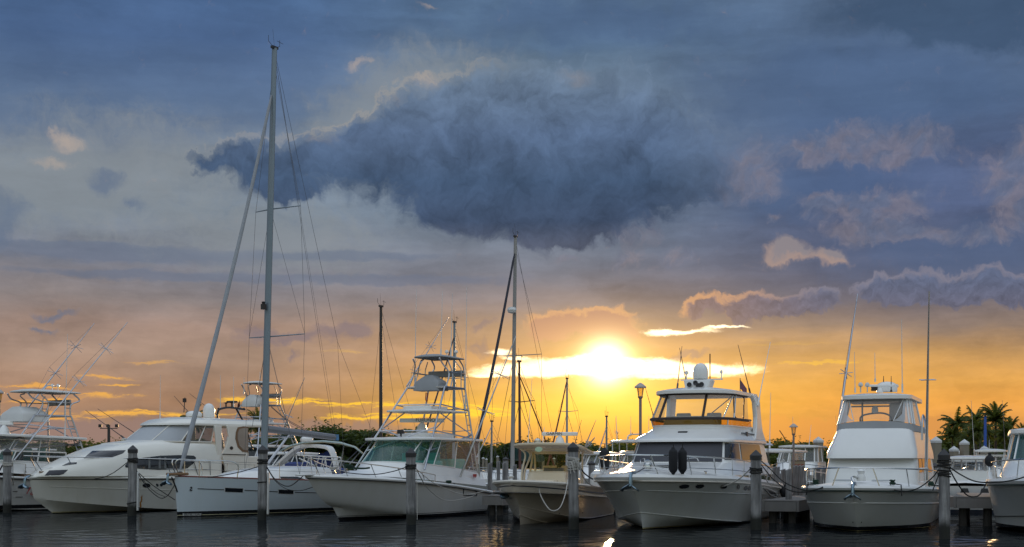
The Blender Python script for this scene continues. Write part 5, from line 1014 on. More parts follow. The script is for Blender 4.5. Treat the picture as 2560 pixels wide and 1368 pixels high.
q = MB(); q.lathe([(.02, 0), (.22, .06), (.27, .2), (.22, .33), (.02, .38)], MJ(at(1290, 780, 76).z) + Vector((-.35, 0, -.1)), 12); q.build('radar_dome', GEL, bJ.o)
far_sail('sailboat with dark thin mast and brown rolled headsail just right of the white mast', 1300, 1150, 76, 26, 9.5, 1.5, 1.1, 0, 905, [(.66, .8)], pm('brown_furl', (.12, .03, .025), .7, var=.2), .9, None, -.1, .07, pm('brown_mast', (.10, .04, .03), .5, var=.2), .05, .4, bowx=9.0)
far_sail('sailboat with slender pale mast seen over the radar of the cream open boat', 1417, 1150, 104, 24, 9, 1.5, 1.1, 0, 947, [(.66, .8)], pm('brown_furl', (.12, .03, .025)), .97, None, .05, .08, MASTW, .07, .4)
far_sail('sailboat with bare dark brown mast standing left of the tuna tower', 952, 1150, 78, 28, 10, 1.6, 1.1, 0, 767, [], pm('dark_furl', (.035, .035, .05)), .3, None, .02, .10, MASTD, .03, .45)
far_sail('sailboat whose grey mast rises behind the tuna tower shade', 1134, 1150, 84, 27, 10, 1.6, 1.1, 0, 806, [(.3, 1.0), (.64, .8)], pm('dark_furl', (.035, .035, .05)), .9, None, .12, .09, MAST, .06, .45)
far_sail('sailboat with short pale mast between the green glass boat and the white mast', 1228, 1150, 96, 25, 8, 1.3, 1.0, 0, 1054, [(.6, .5)], SAIL, .9, None, .1, .07, MASTW, .05, .42)
far_sail('sailboat with thin grey mast left of the white T-top in the distance', 1516, 1150, 100, 22, 8, 1.3, 1.0, 0, 1042, [(.55, .5)], SAIL, .8, None, .05, .07, MAST, .05, .42)
far_sail('sailboat with bright blue mast in front of the palms', 2463, 1160, 96, 20, 9, 1.4, 1.0, 0, 1040, [(.12, .8)], SAIL, .3, None, .0, .09, pm('blue_mast', (.03, .10, .42), .5), .03, .42)
# ---------------------------------------------------------------- cream open boat with T-top
def boat_console():
    b = Boat('center_console_boat', 'cream open fishing boat with T-top, radar bar and anchor in a bow pocket', 'boat', ground(1300, 1312), 16, LINES)
    h = Hull(b, 9.5, 1.0, 1.56, 1.44, 1.0, sag=.02, tm=.5, ps=2.5, qs=.68, pc=1.9, zc0=.62, fl=1.55, hc=1.22, xc0=-.12, xk0=.02, dip=2.0)
    h.build(hullmat('hull_beige', (.58, .51, .41), [], .3)); h.deck(DECK, 0, .96, .04, dz=-.35); h.rub(pm('pale_gunwale', (.74, .69, .60), .3, var=.06), .055, 0, name='gunwale', out=-.01)
    for sd in (-1, 1):
        S1 = h.surf(sd); MB().tube(S1.line([(t / 24, .83 - .03 * (t / 24)) for t in range(0, 21)], .006, uv=True, n=2), .022, 5).build('side_stripe', pm('navy_stripe', (.012, .02, .03), .4), b.o)
        MB().tube(S1.line([(t / 24, .015) for t in range(0, 25)], .004, uv=True, n=2), .013, 5).build('chine_strake', MATS['hull_beige'], b.o)
        m = MB(); kk = [lerp(h.keel(t / 30), h.chine(t / 30, sd), .55) + Vector((0, sd * .012, -.01)) for t in range(0, 14)]; m.tube(kk, .014, 5); m.build('strake', MATS['hull_beige'], b.o)
    S1 = h.surf(1); S2 = h.surf(-1)
    S1.patch(oval(1279, 1232, 9, 14), .012).build('anchor_pocket', BLKP, b.o)
    p = S1.fn(*S1.find(1273, 1240)); m = MB(); m.lathe([(.02, -.05), (.10, .0), (.17, .10), (.16, .2), (.05, .26)], p + Vector((-.02, .05, -.02)), 10, ax=(-.3, .95, .1), sx=1, sy=.5); m.tube([p + Vector((0, .0, .18)), p + Vector((-.05, .12, .0))], .03); m.build('anchor', CHROME, b.o)
    for px, py in ((1398, 1284), (1456, 1282), (1502, 1286)): S2.patch(oval(px, py, 1.6, 1.6, 8), .01).build('drain_fitting', BLKP, b.o)
    # console, screen, T-top
    m = MB(); m.loft([ringpts(3.0, 4.2, .80, .35, .85, 3, 8, .86), ringpts(3.05, 4.2, .78, .35, 1.35, 3, 8, .84), ringpts(3.25, 4.2, .72, .3, 1.46, 3, 8, .78), ringpts(3.42, 4.2, .70, .25, 1.72, 3, 8, .72)], closed=True, caps=(1, 1)); co_ = m.build('console', CREAM, b.o, bevel=.02, sharp=35)
    m = MB(); m.box((2.75, 0, 1.15), (.7, 1.1, .6)); m.build('front_seat', CREAM, b.o, bevel=.08)
    A = ringpts(3.42, 4.3, .72, .25, 1.73, 3, 8, .74); B = ringpts(3.75, 4.4, .68, .25, 2.45, 3, 8, .70)
    glazed(b, A, B, [(4.5, 11.5, glass('yellow_screen', (.97, .90, .60), (.4, .32, .08), .08, .6), 'windscreen')], [], .016, CREAM)
    q = MB(); q.box((4.15, -.1, 1.80), (.25, .7, .14)); q.build('dashboard', BLKP, b.o)
    seat(b, (5.1, -.35, .85), CREAM); seat(b, (5.1, .35, .85), CREAM)
    m = MB(); m.box((5.75, 0, 1.1), (.7, 1.3, .7)); m.build('leaning_post', CREAM, b.o, bevel=.05)
    f = MB()
    for sd in (-1, 1):
        for x0, x1, y0, y1 in ((3.3, 3.55, .86, .80), (3.6, 4.0, .86, .74), (4.35, 4.75, .86, .86), (5.3, 5.2, .86, .9)): MB().tube(smooth([(x0, sd * y0, .9), (lerp(x0, x1, .5), sd * (y0 + .03), 1.7), (x1, sd * y1, 2.30), (x1 - .12, sd * (y1 + .12), 2.52)], 5), .036, 6).build('top_post', CREAM, b.o)
        f.tube([(3.45, sd * .95, 2.52), (6.0, sd * .95, 2.42)], .03, 6)
    f.tube([(3.6, -.95, 2.52), (3.6, .95, 2.52)], .025, 6); f.build('top_frame', CREAM, b.o)
    t = slab(b, 'hardtop', CREAM, ringpts(2.75, 6.1, 1.22, 1.0, 2.36, 2.6, 12, 1.12, .30), .085, .07)
    array_radar(b, (4.0, -.35, 2.66), 1.28, (.26, -.97, .0), .95, ('GARMIN', .38, .15))
    q = MB(); q.lathe([(.10, 0), (.13, .06), (.12, .18), (.06, .24)], b.L(1344, 1113, .45), 10); q.build('searchlight', STEEL, b.o)
    q = MB(); q.lathe([(0, 0), (.09, .005), (.09, .02), (0, .025)], b.X(1347, 1123.5, 2.7), 14, ax=(-1, 0, 0), sy=1.5); q.build('top_emblem', pm('pale_green', (.45, .60, .42), .4), b.o)
    outrigger(b, (5.2, -.95, 2.5), b.L(1490, 1050, -1.6), .022, .1, (.3,), ALUW); outrigger(b, (5.3, -.95, 2.52), b.L(1487, 1094, -1.9), .04, .1, (.5,), ALU); whip(b, (4.6, 1.0, 2.55), b.L(1330, 947, 1.0), .014); whip(b, (4.4, .4, 2.55), b.L(1361, 1068, .4), .02, STEEL)
    whip(b, (5.4, -.5, 2.5), b.L(1454, 1050, -.8), .014, WIRE)
    rope_heap(b, (-.2, .25, 1.5), ROPEW, 3, .12); cleat(b, S2.fn(.25, 1))
    for y in (-.42, .42):
        m = MB(); m.loft([[p + Vector((0, y, 0)) for p in r] for r in (ringpts(9.55, 10.25, .2, .25, .95, 3, 6), ringpts(9.5, 10.3, .25, .25, 1.3, 3, 6), ringpts(9.52, 10.26, .23, .25, 1.6, 3, 6), ringpts(9.7, 10.15, .12, .2, 1.74, 3, 6))], closed=True, caps=(1, 1)); m.box((9.8, y, .3), (.28, .12, 1.3)); m.build('outboard', pm('white_cowl', (.6, .6, .58), .3), b.o, sharp=40)
boat_console()
# ---------------------------------------------------------------- flybridge motor yacht
def boat_yacht():
    b = Boat('motor_yacht', 'large white flybridge motor yacht with dark covered windscreen and amber band', 'boat', ground(1607, 1325), 21, LINES)
    h = Hull(b, 11.6, 1.25, 2.36, 1.55, 1.12, sag=-.05, tm=.45, ps=2.3, qs=.66, pc=2.0, zc0=.52, fl=1.5, hc=1.95, xc0=-.25, xk0=.0, zk=-.3, dip=1.8)
    h.build(hullmat('hull_yacht', (.60, .61, .59), [(-3, .03, (.02, .018, .012)), (.03, .07, (.42, .36, .20))], .35)); h.deck(GEL, 0, 1, .34, dz=.10); h.rub(GEL, .10, .06, name='gunwale', out=-.06); h.rub(pm('pale_gunwale', (.74, .69, .60)), .02, -.05)
    for sd in (-1, 1):
        S1 = h.surf(sd); MB().tube(S1.line([(t / 24, .68 + .06 * (t / 24)) for t in range(0, 24)], .004, uv=True, n=2), .013, 5).build('knuckle_line', MATS['hull_yacht'], b.o)
        MB().tube(S1.line([(t / 24, .02) for t in range(0, 12)], .004, uv=True, n=2), .014, 5).build('chine_strake', MATS['hull_yacht'], b.o)
    S1 = h.surf(-1)
    for x, y, a in ((675, 958, 13), (780, 957, 11), (940, 960, 8)): S1.patch(oval(*c5(x, y), a, 5, rot=-.08), .012).build('porthole', DGLASS, b.o)
    for x in (1088, 1114): S1.patch(oval(*c5(x, 971), 4.5, 6, rot=.3), .012).build('porthole', DGLASS, b.o)
    S1.patch(oval(*c5(1038, 962), 4, 6), .014).build('vent', STEEL, b.o); S1.patch(oval(*c5(575, 1188), 3, 6, rot=.4), .012).build('exhaust_stain', pm('soot', (.06, .04, .02), .8), b.o)
    for y0, y1, k in ((1214, 1178, 3.2), (1228, 1190, 1.3)):
        q = [(lerp(715, 1350, i / 10), lerp(y0, y1, i / 10)) for i in range(11)]; S1.patch([c5(x, y - k) for x, y in q] + [c5(x, y + k) for x, y in q[::-1]], .008, 2).build('waterline_stripe', BLKP, b.o)
    sc = MB(); sc.tube(S1.line([c5(1205, 965), c5(1290, 1000), c5(1300, 1035), c5(1255, 1020), c5(1205, 965)], .015), .03, 5); sc.build('side_vent', GEL, b.o); S1.patch([c5(1215, 972), c5(1288, 1002), c5(1295, 1028), c5(1256, 1014)], .01, 2).build('vent_opening', BLKP, b.o)
    for x in (338, 368): S1.patch(oval(*c5(x, 1110), 1.3, 1.3, 8), .01).build('drain_fitting', BLKP, b.o)
    # foredeck and main cabin
    sill = ringpts(3.75, 10.4, 1.78, 1.6, 2.05, 2.6, 12, 1.9); brow = ringpts(4.45, 10.2, 1.66, 1.1, 2.74, 2.8, 12, 1.78)
    House(b, [ringpts(.0, 10.6, 2.0, 4.2, 1.62, 2.1, 12, 2.05), ringpts(1.2, 10.6, 1.9, 3.6, 1.80, 2.2, 12, 2.0), ringpts(2.6, 10.5, 1.80, 2.4, 1.93, 2.4, 12, 1.95), sill]).build('trunk_cabin', GEL, roof=False, back=False)
    H1 = House(b, [sill, brow]); H1.build('cabin', GEL, roof=False)
    W = H1.surf(0, 1); W.patch([(lerp(7.3, 16.7, i / 20), .02) for i in range(21)] + [(lerp(16.7, 7.3, i / 20), .97) for i in range(21)], .02, 5, uv=True).build('windscreen_cover', SHADE, b.o)
    for u0, u1 in ((3.6, 6.9), (.8, 3.4)): W.patch([(lerp(u0, u1, i / 6), .12) for i in range(7)] + [(lerp(u1, u0, i / 6), .92) for i in range(7)], .02, 3, uv=True).build('side_window', DGLASS if u0 > 3 else DGLASS, b.o)
    W.patch([(lerp(17.1, 20.4, i / 6), .12) for i in range(7)] + [(lerp(20.4, 17.1, i / 6), .92) for i in range(7)], .02, 3, uv=True).build('side_window', DGLASS, b.o)
    # brow and flybridge front
    lip = ringpts(4.25, 10.4, 1.74, 1.2, 2.74, 2.8, 12, 1.85); lip2 = ringpts(4.28, 10.4, 1.74, 1.2, 2.83, 2.8, 12, 1.85); fb = ringpts(5.25, 9.8, 1.40, 1.5, 3.20, 2.5, 12, 1.58); fb2 = ringpts(5.28, 9.8, 1.42, 1.5, 3.31, 2.5, 12, 1.60)
    House(b, [lip, lip2, fb, fb2]).build('flybridge', GEL, .0)
    am = ringpts(5.18, 9.4, 1.46, 1.5, 3.54, 2.5, 12, 1.62)
    glazed(b, fb2, am, [(1, 6.2, AMBER, 'amber_screen'), (6.2, 10.5, AMBER, 'amber_screen'), (10.5, 13.5, AMBER, 'amber_screen'), (13.5, 17.8, AMBER, 'amber_screen'), (17.8, 23, AMBER, 'amber_screen')], [6.2, 17.8], .025, GEL)
    MB().tube([p + Vector((0, 0, .02)) for p in am[1:-1]], .035, 6).build('screen_edge', BLKP, b.o)
    top = ringpts(6.05, 9.4, 1.34, 1.5, 4.42, 2.5, 12, 1.52)
    glazed(b, am, top, [(1.5, 5.4, CLEAR, 'clear_curtain'), (5.4, 10.2, CLEAR, 'clear_curtain'), (10.2, 14.2, CLEAR, 'clear_curtain'), (14.2, 19, CLEAR, 'clear_curtain'), (19, 22.5, CLEAR, 'clear_curtain')], [10.2, 15.0], .048, pm('dark_brown_binding', (.035, .022, .02), .6), fname='curtain_frame')
    Hc = House(b, [am, top]); e = MB()
    for u in (4.6, 19.4): e.tube([Hc.at(u, 0), Hc.at(u, 1)], .03)
    e.tube([Hc.at(7.2, .02), Hc.at(5.4, .95)], .025); e.build('top_post', ALUW, b.o)
    MB().tube(smooth([Hc.at(5.3, .96), Hc.at(4.9, .5), Hc.at(4.2, .08), Hc.at(2.6, .03), Hc.at(2.4, .6), Hc.at(2.5, .95), Hc.at(5.3, .96)], 4), .022, 5).build('curtain_zip', BLKP, b.o)
    MB().tube([p + Vector((0, 0, -.02)) for p in top[2:-2]], .03, 6).build('curtain_track', BLKP, b.o)
    t = slab(b, 'hardtop', GEL, ringpts(5.75, 10.0, 1.46, 1.7, 4.42, 2.4, 12, 1.58, .0), .13, .15)
    for sd in (-1, 1):
        ar = MB(); ar.loft([[Vector((x0, sd * y, z)), Vector((x1, sd * y, z)), Vector((x1, sd * (y - .16), z)), Vector((x0, sd * (y - .16), z))] for x0, x1, y, z in ((9.0, 9.95, 1.60, 4.50), (9.25, 10.1, 1.66, 4.25), (9.3, 10.1, 1.70, 3.7), (9.0, 10.2, 1.74, 3.2), (8.4, 10.4, 1.82, 2.85))], closed=True, caps=(1, 1)); ar.build('arch', GEL, b.o, bevel=.04)
    for y in (-.5, .6): seat(b, (7.4, y, 2.72), pm('tan_seat', (.40, .34, .24), .6))
    m = MB(); m.box((6.2, 0, 3.4), (.5, 2.0, .5), taper=.85); m.build('helm_console', pm('tan_seat', (.40, .34, .24)), b.o, bevel=.05)
    MB().tube([(7.0, -.2, 3.5), (7.5, -1.2, 4.4)], .02).build('stay_pole', ALU, b.o)
    # fittings on top
    hbk = MB(); hbk.loft([ringpts(6.9, 7.7, .42, .2, 4.66, 3.5, 6), ringpts(7.0, 7.75, .5, .2, 4.96, 3.5, 6)], closed=True, caps=(1, 1)); rb = hbk.build('radar_mount', GEL, b.o, bevel=.03)
    hr = MB()
    for y, z in ((-.22, 4.78), (.0, 4.84), (.22, 4.78), (-.1, 4.74)): hr.lathe([(.05, 0), (.09, -.1), (.0, -.06)], (6.95, y, z), 9, ax=(1, 0, 0))
    hr.build('horn', BLKP, rb); dome(b, (7.3, -.08, 4.98), .265, .58, 'satellite_dome'); sp = MB(); sp.box((7.4, -.1, 4.98), (.1, 1.5, .04)); sp.build('mast_spreader', GEL, rb); MB().tube([(7.6, -.35, 5.0), (7.6, -.35, 5.9)], .02).build('anchor_light', BLKP, rb)
    mushroom(b, (7.4, .45, 5.0), .07); mushroom(b, (7.4, -.8, 5.0), .05)
    for p0, p1, y in (((1699, 870), (1718, 967), .6), ((1705, 866), (1693, 972), 1.0), ((1845, 862), (1876, 985), -.9), ((1926, 855), (1894, 1015), -1.7)): whip(b, b.L(*p1, y), b.L(*p0, y), .02, ALUW if p0[0] > 1900 else WIRE)
    whip(b, b.L(1635, 1045, 1.6), b.L(1613, 968, 1.6), .015, WIRE); whip(b, b.L(1758, 978, 0), b.L(1757, 955, 0), .02, BLKP)
    m = MB(); m.tube([(9.7, -1.0, 4.6), (9.7, -1.0, 5.15)], .015, 5); fs = m.build('flag_staff', WIRE, b.o)
    fl = MB(); pts = [[Vector((9.7 + .02 * math.sin(i), -1.0 - .05 * i, 5.1 - .07 * i - j * .16)) for j in range(3)] for i in range(6)]; fl.loft(pts); fl.build('flag', pm('flag_cloth', (.16, .07, .10), .9, var=.9, vscale=9), fs)
    q = MB(); q.box(b.X(1707, 1083, 4.9), (.1, .32, .13)); q.tube([b.X(1709, 1087, 4.9), b.X(1709, 1094, 4.95)], .03); q.build('floodlight', BLKP, b.o, bevel=.02)
    HS = House(b, [lip2, fb]).surf()
    q = MB(); a = HS.fn(*HS.find(*c5(1050, 600))); c = HS.fn(*HS.find(*c5(1160, 612))); q.tube([a + Vector((0, -.06, 0)), c + Vector((0, -.06, 0))], .025); q.tube([a + Vector((0, -.06, -.12)), c + Vector((0, -.06, -.12))], .02); q.box(lerp(a, c, .3) + Vector((0, -.06, -.05)), (.2, .06, .22)); q.build('boat_hook', WIRE, b.o)
    h.rail(.86, .72, .22, 8, .024, lean=.10, mid=True, hend=.66, fwd=-.2)
    anchor(b, (-1.12, 0, 1.62), 1.25); m = MB(); m.lathe([(.13, 0), (.15, .08), (.10, .2), (.13, .26), (0, .3)], (-.15, -.2, 1.84), 10); m.build('windlass', STEEL, b.o)
    MB().tube(smooth([(-.9, 0, 1.72), (-.6, -.08, 1.80), (-.2, -.2, 1.94)], 4), .02, 5).build('anchor_chain', WIRE, b.o)
    for y in (-.5, .5): MB().tube(smooth([(1.6, y, 2.0), (1.9, y * 1.2, 2.12), (3.2, y * 1.7, 2.2), (3.5, y * 1.8, 2.1)], 5), .018, 5).build('grab_rail', STEEL, b.o)
    cleat(b, h.sheer(.2, -1) + Vector((0, .3, .2))); ht = MB(); ht.box((2.6, 0, 2.04), (.6, .7, .05)); ht.build('deck_hatch', GEL, b.o, bevel=.02)
    cp = House(b, [ringpts(9.8, 11.8, 1.85, .3, 2.7, 3, 8), ringpts(9.9, 11.9, 1.75, .3, 2.78, 3, 8)]); cp.build('cockpit_top', GEL)
    g = MB()
    for sd in (-1, 1): g.loft([[Vector((10.4, sd * 1.84, 1.5)), Vector((10.4, sd * 1.84, 2.7))], [Vector((11.6, sd * 1.8, 1.5)), Vector((11.6, sd * 1.7, 2.7))]])
    g.build('clear_curtain', CLEAR, b.o)
    return b, h
YACHT, YH = boat_yacht()
# ---------------------------------------------------------------- white fronted convertible
def boat_convertible():
    b = Boat('convertible_boat', 'white fronted flybridge fishing boat seen bow on, windows covered in white', 'boat', ground(2143, 1330), 21, LINES)
    h = Hull(b, 10.3, 1.0, 2.06, 1.27, .95, sag=-.02, tm=.42, ps=2.3, qs=.66, pc=2.1, zc0=.10, zc1=-.02, fl=1.35, hc=1.78, xc0=-.02, xk0=.05, curve=.85)
    h.build(hullmat('hull_convertible', (.60, .61, .59), [(-3, .02, (.02, .018, .012)), (.02, .04, (.40, .34, .16)), (.04, .15, (.012, .013, .02))], .2)); h.deck(DECK, 0, 1, .24, dz=.06)
    h.rub(GEL, .07, .04, name='gunwale', out=-.03); h.rub(pm('dark_green_line', (.01, .03, .02), .5), .017, -.05)
    for sd in (-1, 1):
        S1 = h.surf(sd); MB().tube(S1.line([(t / 24, .66) for t in range(0, 24)], .006, uv=True, n=2), .015, 5).build('knuckle_line', GEL, b.o)
    for p in ((540, 1193), (598, 1193)):
        S1 = h.surf(1 if p[0] < 560 else -1); S1.patch(oval(*c6(*p), 1.5, 1.8, 8), .01).build('drain_fitting', BLKP, b.o)
    base = ringpts(3.2, 9, 1.46, .8, 1.25, 4.2, 12, 1.6); mid = ringpts(3.3, 9, 1.43, .7, 1.7, 4.2, 12, 1.58); brow = ringpts(3.75, 9, 1.38, .5, 2.20, 4.5, 12, 1.5)
    House(b, [base, mid, brow]).build('cabin', pm('white_cover', (.74, .74, .72), .45, var=.05, vscale=1.5, bump=.1, bscale=2), .0)
    lip = ringpts(3.35, 9.4, 1.42, .7, 2.18, 4.2, 12, 1.54); lip2 = ringpts(3.42, 9.4, 1.41, .7, 2.38, 4.2, 12, 1.52); fr = ringpts(4.3, 9.2, 1.18, .9, 3.22, 4.0, 12, 1.32)
    House(b, [lip, lip2, fr]).build('flybridge', GEL, .0)
    W = House(b, [mid, brow]).surf()
    for sd in (0, 1):
        for u0, u1 in ((2.2, 3.0), (.6, 2.0), (3.15, 3.9)):
            a, c = (u0, u1) if not sd else (24 - u1, 24 - u0); W.patch([(lerp(a, c, i / 5), .05 if i else .1) for i in range(6)] + [(lerp(c, a, i / 5), .92) for i in range(6)], .015, 3, uv=True).build('side_window', DGLASS, b.o)
    # grey canvas coaming band arching across the front, clear enclosure, hardtop
    b0 = [p + Vector((-.03, 0, .0)) for p in ringpts(4.22, 9.0, 1.25, .9, 3.06, 4.0, 12, 1.36)]; b1 = ringpts(4.32, 9.0, 1.22, .9, 3.28, 4.0, 12, 1.33)
    b1 = [p + Vector((0, 0, .12 * (1 - (p.y / 1.25) ** 2))) for p in b1]; H2 = House(b, [b0, b1]); H2.build('canvas_band', CANG, 0, roof=False, back=False, bevel=0)
    top = ringpts(4.95, 8.6, 1.06, .8, 4.12, 4.0, 12, 1.12); Hc = House(b, [b1, top])
    def pane(name, mat, pts): Hc.surf().patch(dense(pts, 4), .0, 4, uv=True).build(name, mat, b.o)
    pane('milky_curtain', MILKY, [(7.2, .02), (10.6, .03), (9.0, .35), (8.2, .98), (7.2, .98)]); pane('milky_curtain', MILKY, [(16.8, .02), (13.4, .03), (15.0, .35), (15.8, .98), (16.8, .98)])
    pane('clear_curtain', CLEAR, [(9.2, .36), (10.8, .05), (13.2, .05), (14.8, .36), (15.6, .90), (8.4, .90)]); pane('milky_curtain', MILKY, [(2.0, .02), (7.1, .02), (7.1, .98), (2.0, .98)]); pane('milky_curtain', MILKY, [(22, .02), (16.9, .02), (16.9, .98), (22, .98)])
    pane('canvas_valance', CANG, [(7.2, .90), (16.8, .90), (16.8, 1), (7.2, 1)])
    for u in (2.0, 4.2, 5.6, 7.1, 16.9, 18.4, 22): MB().tube([Hc.at(u, 0), Hc.at(u, 1)], .032).build('top_post', ALUW, b.o)
    for u, v, u2, v2 in ((10.6, .02, 8.3, .98), (13.4, .02, 15.7, .98)): MB().tube([Hc.at(u, v), Hc.at(u2, v2)], .014, 5).build('curtain_seam', ALUW, b.o)
    e = MB()
    for y in (-.52, .75): e.tube([(7.8, y, 3.0), (7.8, y, 4.15)], .05 if y < 0 else .03)
    e.tube([(7.6, -1.1, 4.0), (7.6, 1.1, 4.0)], .03); e.tube(smooth([(6.3, .62, 3.3), (6.3, .6, 3.62), (6.3, .0, 3.72), (6.3, -.35, 3.6), (6.3, -.38, 3.35)], 4), .03); e.build('helm_frame', pm('grey_post', (.2, .2, .2), .5), b.o); dome(b, (6.3, .16, 3.72), .11, .24, 'compass_dome'); seat(b, (6.8, -.5, 3.0), CANW)
    slab(b, 'hardtop', GEL, ringpts(4.72, 8.9, 1.14, .9, 4.12, 3.4, 12, 1.18), .14, .10)
    array_radar(b, b.L(2200, 982, 0), 1.02, (.35, -.93, 0), .55); dome(b, b.L(2217, 980, -.1), .36, .36, 'radar_dome'); q = MB(); q.box(b.L(2186, 972, .2), (.12, .22, .15)); q.build('floodlight', BLKP, b.o, bevel=.02)
    for x, y in ((593, 285), (640, 283), (846, 283)): mushroom(b, b.L(*c6(x, y), 0), .07)
    for p0, p1, y in (((2136, 880), (2138, 982), .9), ((2187, 882), (2188, 955), .2), ((2254, 798), (2256, 982), -.8)): whip(b, b.L(*p1, y), b.L(*p0, y), .016)
    whip(b, b.L(2228, 980, -.3), b.L(2228, 940, -.3), .02, BLKP); whip(b, b.L(2209, 960, 0), b.L(2209, 940, 0), .02, BLKP)
    outrigger(b, b.L(2096, 1065, 1.45), b.L(2144, 735, 1.9), .05, .25, (.36,)); outrigger(b, b.L(2315, 1200, -1.75), b.L(2323, 728, -1.9), .055, .25, (.535,))
    q = MB(); q.tube(smooth([b.L(2305, 1100, -1.6), b.L(2306, 1045, -1.6), b.L(2310, 1042, -1.6), b.L(2314, 1075, -1.7)], 5), .03); q.build('outrigger_holder', ALU, b.o)
    h.rail(.74, .62, .16, 6, .022, lean=.06, hend=.62, fwd=-.4)
    for sx, zz in ((1, 1.75), (1, 1.5)):
        pass
    for sd, x in ((-1, 1.6), (1, 2.6)):
        m = MB(); p = h.sheer(.28, sd) + Vector((.3, -sd * .25, .25)); 
        for z in (.0, .42): m.tube([p + Vector((math.cos(a) * .15, math.sin(a) * .15, z)) for a in [6.283 * j / 14 for j in range(15)]], .014, 5)
        for a in (0, 2.1, 4.2): m.tube([p + Vector((math.cos(a) * .15, math.sin(a) * .15, 0)), p + Vector((math.cos(a) * .15, math.sin(a) * .15, .42))], .012, 5)
        m.build('fender_basket', STEEL, b.o)
    anchor(b, (-.85, 0, 1.34), 1.1); m = MB(); m.lathe([(.13, 0), (.14, .10), (.09, .2), (.12, .3), (.05, .34), (0, .35)], (.1, -.1, 1.50), 10); m.build('windlass', GEL, b.o); MB().tube(smooth([(-.6, 0, 1.42), (-.45, .1, 1.58), (-.2, .05, 1.62), (.0, 0, 1.58)], 4), .035, 6).build('chain_guide', STEEL, b.o)
    for t, sd in ((.14, 1), (.09, -1), (.36, -1)): p = h.sheer(t, sd) + Vector((.1, -sd * .18, .12)); rope_heap(b, p, pm('green_rope', (.01, .035, .02)), 6, .11, random.Random(int(t * 100))); MB().tube([p + Vector((0, sd * .05, .05)), p + Vector((-.05, sd * .25, .02)), p + Vector((-.08, sd * .27, -.3))], .018, 5).build('hanging_line', ROPEK, b.o)
    ht = MB(); ht.box((1.7, .6, 1.50), (.5, .6, .04)); ht.box((1.7, -.5, 1.5), (.4, .5, .03)); ht.build('deck_hatch', SHADEL, b.o)
    return b, h
CONV, CVH = boat_convertible()
# ---------------------------------------------------------------- boat cut by the right edge
def boat_right():
    b = Boat('cabin_cruiser', 'rightmost boat, white bow cut by the edge of the view, blue glass', 'boat', ground(2668, 1342), 21, LINES)
    h = Hull(b, 10.5, 1.1, 2.2, 1.50, 1.2, sag=-.02, tm=.45, ps=2.3, qs=.62, zc0=.3, fl=1.35, hc=1.95)
    h.build(hullmat('hull_right', (.62, .63, .62), [(-3, .06, (.012, .012, .014)), (.06, .085, (.5, .45, .3)), (.085, .2, (.012, .012, .018))], .2)); h.deck(GEL, 0, 1, .3, dz=.08); h.rub(GEL, .09, .05, name='gunwale', out=-.04); h.rub(pm('dark_green_line', (.01, .03, .02)), .018, -.06)
    S1 = h.surf(1); MB().tube(S1.line([(t / 24, .25) for t in range(1, 24)], .006, uv=True, n=2), .014, 5).build('side_line', BLKP, b.o)
    sill = ringpts(3.9, 10, 1.62, 1.4, 2.1, 2.8, 12, 1.75); head = ringpts(4.7, 9.8, 1.45, 1.1, 2.95, 2.8, 12, 1.6)
    House(b, [ringpts(1.4, 10.2, 1.85, 3.4, 1.62, 2.2, 12, 1.95), ringpts(2.6, 10.2, 1.76, 2.4, 1.85, 2.4, 12, 1.86), sill]).build('trunk_cabin', GEL, roof=False, back=False)
    glazed(b, sill, head, [(1, 7, TEAL), (7, 17, glass('blue_glass', (.35, .55, .62), (.05, .16, .20), .35, .9), 'windshield'), (17, 23, MATS['blue_glass'])], [1, 4, 7, 12, 17, 20, 23], .035, GEL)
    slab(b, 'hardtop', GEL, ringpts(4.45, 10, 1.58, 1.2, 2.95, 2.7, 12, 1.7), .13, .12)
    c = MB()
    for y in (1.0, 1.2): c.loft([[Vector((5.4, y, 2.0)), Vector((5.4, y + .2, 2.0))], [Vector((5.5, y + .05, 2.9)), Vector((5.5, y + .2, 2.9))]])
    c.build('curtain', pm('yellow_curtain', (.5, .42, .18), .8), b.o)
    h.rail(.7, .66, .2, 7, .022, lean=.08, hend=.6)
boat_right()
